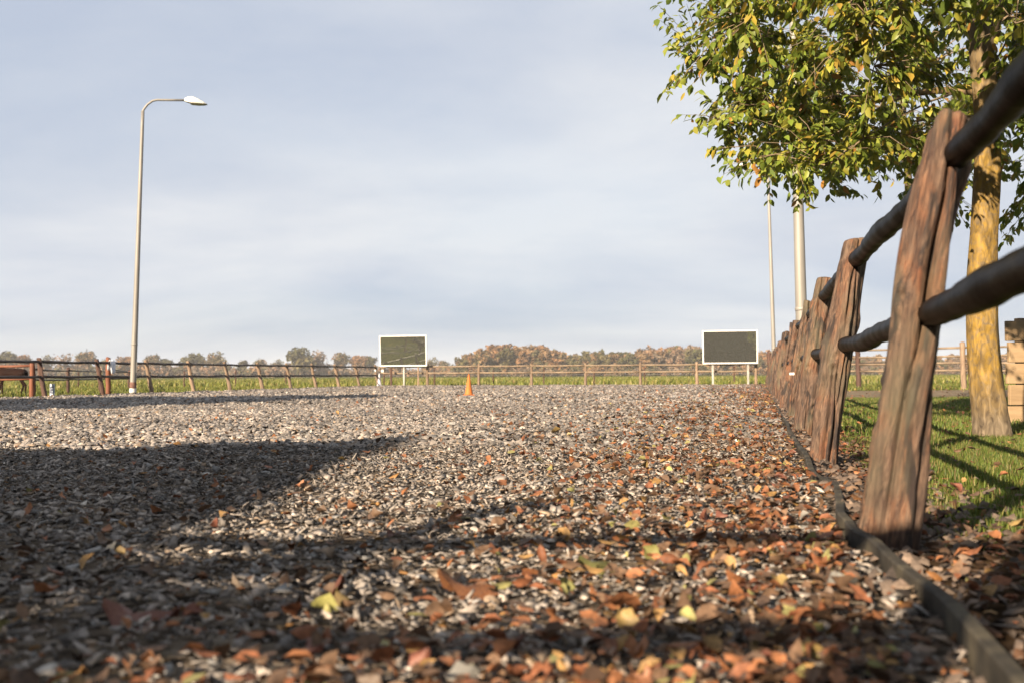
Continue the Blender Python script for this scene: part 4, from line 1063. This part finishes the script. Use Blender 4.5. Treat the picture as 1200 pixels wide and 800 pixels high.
def make_tree(base, label, seed, trunk_r, top, trunk_lean, cz, rx, ry, rz, n_limb, n_sec, n_twig, n_leaf, leaf_len, n_parts, shift=(0, 0), flat=2.4, sag=0.0):
    g = np.random.default_rng(seed); rr = random.Random(seed)
    root = empty('broadleaf_tree', base); tag(root, label, 'tree', 'trees beside the near fence')
    # trunk
    def axis(z):
        t = z / top
        return Vector((trunk_lean[0] * t + 0.03 * math.sin(2.1 * z + seed), trunk_lean[1] * t + 0.04 * math.sin(1.7 * z + seed * 2), z))
    zs = np.linspace(-0.15, top, 44); mb = MB()
    def tr(z): return trunk_r * (max(0.05, 1 - z / (top * 1.12)) ** 0.75) * (1 + 0.14 * math.exp(-max(z, 0) / 0.16)) * (1 + 0.03 * math.sin(7 * z))
    mb.tube([axis(z) for z in zs], [tr(z) for z in zs], 26)
    me = mb.mesh('trunk', smooth=True)
    co = np.zeros(len(me.vertices) * 3); me.vertices.foreach_get('co', co); co = co.reshape(-1, 3)
    a = np.arctan2(co[:, 1], co[:, 0]); k = 1 + 0.05 * np.sin(5 * a + 2.3 * co[:, 2]) + 0.03 * np.sin(11 * a - 3 * co[:, 2])
    cen = np.array([axis(z)[:2] for z in co[:, 2]]); co[:, :2] = cen + (co[:, :2] - cen) * k[:, None]
    me.vertices.foreach_set('co', co.ravel()); me.update()
    obj('trunk', me, M['bark'], root)
    C = np.array([trunk_lean[0] * cz / top + shift[0], trunk_lean[1] * cz / top + shift[1], cz]); RR = np.array([rx, ry, rz])
    def sample(n, lo):
        out = []
        while len(out) < n:
            q = g.uniform(-1, 1, 3); s = (np.abs(q) ** flat).sum() ** (1 / flat)
            if s > 1 or s < lo * g.random() ** 0.5: continue
            # uneven outline
            w = 1 + 0.10 * math.sin(5 * q[0] + 3 * q[2] + seed) + 0.08 * math.sin(7 * q[1] - 4 * q[2])
            p_ = C + q * RR * w
            if sag:
                xr = p_[0] - trunk_lean[0]
                p_[2] -= sag * min(1.0, max(0.0, (-xr - 0.5) / 0.9))
                if p_[2] < 2.25 and -0.9 < xr < 0.5: continue
            out.append(p_)
        return np.array(out)
    # limbs
    limb_pts = []
    for i in range(n_limb):
        z0 = max(0.9, cz - rz * 0.75) + (top - 0.5 - max(0.9, cz - rz * 0.75)) * (i + rr.random()) / n_limb * 0.92
        ang = i * 2.4 + rr.uniform(-0.4, 0.4)
        q = np.array([math.cos(ang), math.sin(ang), 0.0]); e = C + q * RR * 0.8
        e[2] = min(z0 + rr.uniform(0.1, 1.0), cz + rz * 0.85)
        a0 = axis(z0); e = Vector(e); m1 = a0.lerp(e, 0.4) + Vector((0, 0, 0.22 * rr.uniform(0.4, 1.4)))
        P = []
        for s in range(9):
            t = s / 8; P.append(a0 * (1 - t) ** 2 + m1 * 2 * t * (1 - t) + e * t * t + Vector((0.03 * math.sin(9 * t + i), 0.03 * math.sin(8 * t + 2 * i), 0.02 * math.sin(11 * t))) * t)
        r0 = trunk_r * 0.30 * (1 - 0.5 * z0 / top)
        mb = MB(); mb.tube(P, [r0 * (1 - 0.8 * s / 8) + 0.004 for s in range(9)], 8); obj('limb', mb.mesh('limb', smooth=True), M['bark'] if i % 2 else M['twig'], root)
        limb_pts += [p for p in P[1:]]
    LP = np.array(limb_pts)
    tw = MB()
    # secondary branches
    sec_pts = []
    for e in sample(n_sec, 0.75):
        d = LP - e; j = np.argmin((d ** 2).sum(1) + np.where(LP[:, 2] > e[2] + 0.3, 0.8, 0)); a0 = Vector(LP[j]); e = Vector(e)
        m1 = a0.lerp(e, 0.5) + Vector((g.normal(0, 0.06), g.normal(0, 0.06), 0.14)); P = [a0 * (1 - t) ** 2 + m1 * 2 * t * (1 - t) + e * t * t for t in (0, 0.25, 0.5, 0.75, 1)]
        tw.tube(P, [0.011, 0.009, 0.007, 0.005, 0.003], 5, cap=False); sec_pts += P[1:]
    SP = np.array(sec_pts)
    pos = []; dirs = []; ups = []
    for e in sample(n_twig, 0.8):
        d = SP - e; j = np.argmin((d ** 2).sum(1)); a0 = SP[j]
        ln = np.linalg.norm(e - a0)
        if ln > 0.75: e = a0 + (e - a0) * (0.75 / ln)
        dv = e - a0; e2 = e + np.array([0, 0, -0.12 * ln])
        P = [a0, a0 + dv * 0.5 + np.array([0, 0, 0.04]), e2]
        tw.tube(P, [0.004, 0.003, 0.0015], 4, cap=False)
        td = dv / max(ln, 1e-3)
        m = max(5, int(n_leaf * g.uniform(0.6, 1.4)))
        t = np.linspace(0.25, 1.06, m) + g.normal(0, 0.02, m)
        pp = a0 + dv * t[:, None] + np.array([0, 0, -0.12 * ln]) * (t ** 2)[:, None]
        side = np.where(np.arange(m) % 2 == 0, 1, -1)[:, None]
        hor = np.cross(td, [0, 0, 1.0]); hor /= max(np.linalg.norm(hor), 1e-3)
        dd = td * 0.55 + hor * side * 0.75 + np.array([0, 0, -0.75]) + g.normal(0, 0.32, (m, 3))
        pos.append(pp + g.normal(0, 0.012, (m, 3))); dirs.append(dd)
        ups.append(np.array([0, 0, 1.0]) + td * 0.6 + g.normal(0, 0.55, (m, 3)))
    tm = tw.mesh('twigs', smooth=True); tag(obj('twigs', tm, M['twig'], root), kind='stuff')
    pos = np.concatenate(pos); dirs = np.concatenate(dirs); ups = np.concatenate(ups); n = len(pos)
    Rm = frames(dirs, ups); ln = leaf_len * g.uniform(0.65, 1.25, n)
    T = np.broadcast_to(LEAF, (n, 8, 3)).copy(); T[:, :, 2] *= g.uniform(0.2, 2.2, (n, 1)); T[:, :, 0] *= g.uniform(0.85, 1.25, (n, 1))
    # colour drifts from branch to branch
    zone = np.sin(pos[:, 0] * 2.6 + seed) * np.sin(pos[:, 2] * 2.9) * np.sin(pos[:, 1] * 2.2 + 1)
    kidx = g.choice(6, n, p=CROWN_W); sw = g.random(n) < np.clip(zone * 0.7, 0, 0.35); kidx[sw] = g.choice([3, 4, 1], sw.sum())
    c = CROWN_PAL[kidx] * g.uniform(0.75, 1.25, (n, 1))
    keep = np.ones(n, bool)
    if n_parts:
        px, py, dz = project(pos + np.array(base))
        vis = (px > 0) & (px < 1200) & (py > 0) & (py < 800) & (dz > 0.3)
        order = np.argsort(np.where(vis, dz / ln, 1e9))[:n_parts]
        order = order[vis[order]]
        for i in order:
            mm = Matrix(Rm[i].tolist())
            o = obj('leaf', part_leaf[{0: 0, 1: 2, 2: 4, 3: 2, 4: 6, 5: 6}[int(kidx[i])] + rr.randint(0, 1)], None, root, Vector(pos[i]), mm.to_euler(), (ln[i],) * 3)
        keep[order] = False
    V, Fs, nv = instance(T[keep], LEAF_F, Rm[keep], np.stack([ln[keep]] * 3, 1), pos[keep])
    tag(obj('crown', mesh_np('crown', V, Fs, np.repeat(c[keep], nv, axis=0)), M['crown'], root), kind='stuff')
    return root
make_tree((3.84, 8.0, 0), 'tree with yellow lichen on its trunk just behind the nearest post', 3, 0.128, 6.8, (-0.02, 0.1), 4.06, 2.52, 2.5, 2.22, 16, 160, 2800, 17, 0.092, 300, shift=(-0.1, 0), sag=0.30)
make_tree((2.55, 1.35, 0), 'nearest tree at the right edge, only its big hanging leaves show', 9, 0.16, 6.6, (0.1, 0.0), 4.0, 2.6, 2.8, 2.2, 14, 120, 1300, 16, 0.088, 300)
make_tree((5.75, 14.2, 0), 'slim young tree half hidden behind the yellow trunk', 21, 0.085, 6.8, (-0.15, 0.0), 5.3, 1.9, 1.9, 2.0, 10, 70, 500, 15, 0.10, 0)

# ================================================================== FAR TREES
def far_tree_data(seed, H, W, n, pal, leaf, bare=0.0, trunk_h=0.12, fill=0.55):
    g = np.random.default_rng(seed)
    nl = 11
    cz = g.uniform(trunk_h + 0.18, 0.86, nl) * H
    wz = np.sin(np.clip((cz / H - trunk_h) / (1 - trunk_h), 0.05, 0.97) * np.pi) ** 0.6
    ang = g.uniform(0, 6.28, nl); rad = g.uniform(0.1, 0.62, nl) * W / 2 * wz
    C = np.stack([np.cos(ang) * rad, np.sin(ang) * rad, cz], 1); r = g.uniform(0.24, 0.40, nl) * W / 2 * 1.25
    k = g.choice(nl, n, p=r ** 2 / (r ** 2).sum())
    q = g.normal(0, 1, (n, 3)); q /= np.linalg.norm(q, axis=1, keepdims=True)
    q *= (g.random((n, 1)) ** 0.35) * (1 + 0.22 * g.normal(0, 1, (n, 1)) * 0.6)
    P = C[k] + q * r[k][:, None] * np.array([1, 1, 0.85]); P[:, 2] = np.clip(P[:, 2], trunk_h * H * 0.6, None)
    d = g.normal(0, 1, (n, 3)); d[:, 2] *= 0.5; up = g.normal(0, 1, (n, 3)) + q
    T = np.array([(-0.5, -0.5, 0), (0.5, -0.35, 0.1), (0.4, 0.5, 0), (-0.35, 0.45, -0.1)])
    T = T[None] + g.normal(0, 0.12, (n, 4, 3))
    sc = leaf * g.uniform(0.5, 1.3, n)
    V, Fs, nv = instance(T, [[(0, 1, 2, 3)]], frames(d, up), np.stack([sc] * 3, 1), P)
    pal = np.array(pal); kc = g.choice(len(pal), nl)
    c = pal[kc][k] * g.uniform(0.7, 1.3, (n, 1))
    return V, Fs, np.repeat(c, nv, axis=0), C
PB = [(0.150, 0.090, 0.038), (0.188, 0.116, 0.056), (0.128, 0.094, 0.045), (0.098, 0.086, 0.038)]
PO = [(0.215, 0.115, 0.05), (0.18, 0.105, 0.05), (0.16, 0.10, 0.045)]
PG = [(0.064, 0.064, 0.022), (0.083, 0.075, 0.026), (0.112, 0.094, 0.034)]
PK = [(0.180, 0.128, 0.083), (0.150, 0.112, 0.075), (0.210, 0.128, 0.075)]
PD = [(0.035, 0.05, 0.018), (0.05, 0.06, 0.022), (0.03, 0.042, 0.016)]
def trunk_far(H, r, C):
    mb = MB(); mb.tube([(0, 0, -0.3), (0.0, 0, H * 0.3), (0.1, 0.05, H * 0.6), (0.1, 0.1, H * 0.85)], [r, r * 0.75, r * 0.5, r * 0.15], 7)
    for c in C[:7]: mb.tube([(0, 0, max(H * 0.18, c[2] * 0.55)), tuple(c * np.array([0.6, 0.6, 0.9])), tuple(c)], [r * 0.4, r * 0.25, r * 0.08], 5)
    return mb.mesh('trunk', smooth=True)
protos = []
for s, (pal, W_, n_, lf) in enumerate(((PB, 1.25, 1500, 0.075), (PG, 1.35, 1600, 0.075), (PO, 1.2, 1400, 0.075), (PK, 1.15, 650, 0.06), (PG, 1.0, 1300, 0.08), (PB, 1.5, 1700, 0.075))):
    V, Fs, C, cc = far_tree_data(100 + s, 1.0, W_, n_, pal, lf)
    protos.append((mesh_np('crown', V, Fs, C), trunk_far(1.0, 0.028, cc)))
names = ['rounded brown tree', 'rounded grey-green tree', 'small orange-leaved tree', 'thin bare-twigged tree', 'dull green tree', 'broad brown tree']
# px centre, top y, kind, distance
FT = [(6, 414.5, 1, 420), (28, 416.5, 2, 430), (52, 420, 5, 440), (76, 413.5, 3, 420), (101, 414.5, 0, 420), (122, 419, 4, 440), (147, 418, 2, 430), (180, 418.5, 0, 420), (197, 418.5, 4, 430), (226, 416.5, 1, 410), (254, 416, 5, 410), (283, 420.5, 4, 420), (305, 423, 0, 430), (324, 424, 5, 440), (352, 410.5, 1, 390), (373, 409.5, 3, 400), (400, 416, 0, 410), (421, 417, 2, 410), (435, 415.5, 4, 420), (505, 422, 5, 420), (519, 424.5, 0, 420), (-14, 417, 0, 420), (-40, 416, 5, 420), (-66, 418, 1, 420)]
where = ['first', 'second', 'third', 'fourth', 'fifth', 'sixth', 'seventh', 'eighth', 'ninth', 'tenth', 'eleventh', 'twelfth', 'thirteenth', 'fourteenth', 'fifteenth', 'sixteenth', 'seventeenth', 'eighteenth', 'nineteenth']
def place_far(px, ty, kind, D, label, group, wk=1.0):
    p = at_depth(px, ty, D); H = p.z + 0.3
    root = empty('far_tree', (p.x, p.y, 0), random.uniform(0, 6.28)); tag(root, label, 'tree', group)
    for nm, me, mt in (('crown', protos[kind][0], M['far_crown']), ('trunk', protos[kind][1], M['twig'])):
        obj(nm, me, mt, root, scale=(H * wk, H * wk, H))
special = {14: 'large rounded tree on the horizon left of the left mirror', 15: 'bare-twigged tree rising right of the large rounded horizon tree', 18: 'dark narrow tree just left of the left mirror', 19: 'low brown tree on the horizon right of the left mirror', 20: 'low tree where the brown wood begins'}
cntv = 0
for i, (px, ty, kd, D) in enumerate(FT):
    if i in special: lab = special[i]
    elif px < 0: lab = f'{names[kd]} on the far horizon beyond the left picture edge'
    else:
        lab = f'{names[kd]} in the horizon row, {where[cntv]} from the left edge'; cntv += 1
    place_far(px, ty, kd, D, lab, 'trees along the far horizon', 1.0 if kd != 4 else 0.85)
def make_wood():
    parts = []
    def top(px):
        xs = [524, 535, 548, 570, 590, 610, 640, 655, 664, 680, 720, 745, 765, 790, 815, 850, 890, 930, 980, 1060, 1200, 1300]
        ys = [430, 420, 410, 403, 400, 400, 403, 408, 413, 409, 407, 410, 404, 402, 401, 402, 408, 410, 413, 415, 412, 412]
        return np.interp(px, xs, ys)
    for row, D in enumerate((360, 345, 332, 320)):
        px = 526 + row * 3
        while px < 1290:
            t = top(px) + random.uniform(-1.5, 3.5) + (3 - row) * 0.0 + row * 2.2
            p = at_depth(px, t, D + random.uniform(-5, 5)); H = max(2.5, p.z)
            if px < 660: pal = random.choice([PB, PO, PB, PO, PG])
            elif px < 750: pal = random.choice([PG, PB, PG, PB])
            else: pal = random.choice([PK, PG, PB, PK, PO])
            n = 420 if pal is not PK else 300
            V, Fs, C, cc = far_tree_data(random.randint(0, 99999), H, H * random.uniform(0.55, 0.85), n, pal, 0.10 * H, trunk_h=0.02)
            parts.append((V + np.array([p.x, p.y, 0]), Fs, C)); px += random.uniform(7, 13)
    V, Fs, C = join(parts)
    tag(obj('autumn_wood', mesh_np('autumn_wood', V, Fs, C), M['far_crown']), 'brown and green autumn wood on the horizon behind the far fence', 'wood', kind='stuff')
    parts = []
    px = -260
    while px < 1290:   # low hedge at the foot of the horizon trees
        D = (400 if px < 530 else 312) + random.uniform(-8, 8); p = at_depth(px, random.uniform(426, 433) + (0 if px < 530 else 2), D); H = max(2.0, p.z)
        V, Fs, C, cc = far_tree_data(random.randint(0, 99999), H, H * 2.2, 160, random.choice([PK, PB, PK, PO, PG]), 0.22 * H, trunk_h=0.0)
        parts.append((V + np.array([p.x, p.y, -0.3]), Fs, C)); px += 5.5
    V, Fs, C = join(parts)
    tag(obj('horizon_hedge', mesh_np('horizon_hedge', V, Fs, C), M['far_crown']), 'low brownish hedge line at the foot of the horizon trees and wood', 'hedge', kind='stuff')
make_wood()

# ------------------------------------------------------------------ behind the viewpoint: what casts the long shadows and shows in the mirrors
def shelter():
    # unseen mono-pitch shelter, shaped and turned to throw the wedge shadow
    H = 4.5; c = Vector((-0.62 - 1.457 * H, 7.6 - 2.0 * H, 0))
    root = empty('shadow_shelter', c, R(-4)); tag(root, 'unseen timber shelter behind the viewpoint, its sloping roof shaped to cast the wedge shadow', 'shelter')
    dk = noise_mat('dark_boards', [(0.3, (0.035, 0.03, 0.024)), (0.7, (0.08, 0.065, 0.05))], scale=(6, 6, 0.3), nscale=4, rough=0.8, bump=0.3)
    rf = noise_mat('roof_sheet', [(0.3, (0.10, 0.10, 0.09)), (0.7, (0.17, 0.16, 0.15))], nscale=3, rough=0.7, bump=0.1)
    W, Lg = 6.0, 9.0; zl = H - 0.377 * W
    V = [(0, 0, H), (-W, 0, zl), (-W, -Lg, zl), (0, -Lg, H), (0, 0, H - 0.12), (-W, 0, zl - 0.12), (-W, -Lg, zl - 0.12), (0, -Lg, H - 0.12)]
    Fs = [(0, 1, 2, 3), (7, 6, 5, 4), (0, 4, 5, 1), (1, 5, 6, 2), (2, 6, 7, 3), (3, 7, 4, 0)]
    obj('roof', MB().add(V, Fs).mesh('roof'), rf, root)
    e = 0.13
    def wall(nm, a, b, za, zb):
        a, b = Vector(a), Vector(b); d = (b - a).normalized(); s = Vector((d.y, -d.x, 0)) * 0.04
        V = [a + s, b + s, b + s + Vector((0, 0, zb)), a + s + Vector((0, 0, za)), a - s, b - s, b - s + Vector((0, 0, zb)), a - s + Vector((0, 0, za))]
        obj(nm, MB().add(V, [(0, 1, 2, 3), (7, 6, 5, 4), (0, 4, 5, 1), (1, 5, 6, 2), (2, 6, 7, 3), (3, 7, 4, 0)]).mesh(nm), dk, root)
    wall('end_wall', (-0.2, -0.15, 0), (-W + 0.15, -0.15, 0), H - 0.25, zl - 0.08)
    wall('end_wall', (-0.2, -Lg + 0.15, 0), (-W + 0.15, -Lg + 0.15, 0), H - 0.25, zl - 0.08)
    wall('side_wall', (-0.12, -0.25, 0), (-0.12, -Lg + 0.25, 0), H - 0.2, H - 0.2)
    wall('side_wall', (-W + 0.1, -0.25, 0), (-W + 0.1, -Lg + 0.25, 0), zl - 0.12, zl - 0.12)
shelter()
dense = []
for s in range(2):
    V, Fs, C, cc = far_tree_data(300 + s, 1.0, 0.85 + 0.25 * s, 7000, PD, 0.055, trunk_h=0.06)
    dense.append((mesh_np('crown', V, Fs, C), trunk_far(1.0, 0.022, cc)))
def dense_tree(x, y, H, label, k, wk=1.0, name='dense_tree'):
    root = empty(name, (x, y, 0), random.uniform(0, 6.28)); tag(root, label, 'tree', 'dark trees beyond the arena')
    obj('crown', dense[k][0], M['far_crown'], root, scale=(H * wk, H * wk, H)); obj('trunk', dense[k][1], M['twig'], root, scale=(H * wk, H * wk, H))
dense_tree(-16.9, 5.0, 9.3, 'tall dense dark tree outside the left fence, beyond the picture edge', 0)
dense_tree(-20.5, 4.5, 9.2, 'second dense dark tree outside the left fence, beyond the picture edge', 1)
for k in range(16):
    a = R(184 + k * 7.5 if k < 16 else 0); rad_ = 44 + 8 * math.sin(k * 2.2)
    x, y = 6 + rad_ * math.sin(-R(178) + R(k * 6.5)), rad_ * math.cos(-R(178) + R(k * 6.5))
    if y > 2: continue
    dense_tree(x, y, 9.5 + 2.0 * math.sin(k * 1.7), 'dark tree in the row behind the viewpoint, seen only in the riding mirrors', k % 2, 1.15)
V, Fs, C, cc = far_tree_data(404, 3.5, 3.4, 7000, PD, 0.14, trunk_h=0.0)  # unseen bush, added to darken the lower left foreground with its shadow
sh = empty('shade_shrub', (-5.25, -2.5, 0)); tag(sh, 'unseen dark bush added behind the viewpoint to shade the lower left', 'shade_shrub')
obj('foliage', mesh_np('foliage', V, Fs, C), M['far_crown'], sh); obj('stem', trunk_far(2.6, 0.06, cc), M['twig'], sh)
# ------------------------------------------------------------------ thin autumn haze
hz, t_ = new_mat('thin_haze')
pv = N(t_, 'ShaderNodeVolumePrincipled'); pv.inputs['Color'].default_value = (0.93, 0.94, 0.97, 1); pv.inputs['Density'].default_value = 0.00032; pv.inputs['Anisotropy'].default_value = 0.0
o_ = N(t_, 'ShaderNodeOutputMaterial'); t_.links.new(pv.outputs[0], o_.inputs['Volume'])
hb = MB().box((0, 0, 6.0), (2 * S + 60, 2 * S + 60, 14.5)).mesh('haze')
tag(obj('haze', hb, hz), 'thin pale autumn haze over the flat land', 'haze', kind='stuff')
scn.cycles.volume_bounces = 0
print('objects', len(bpy.data.objects))
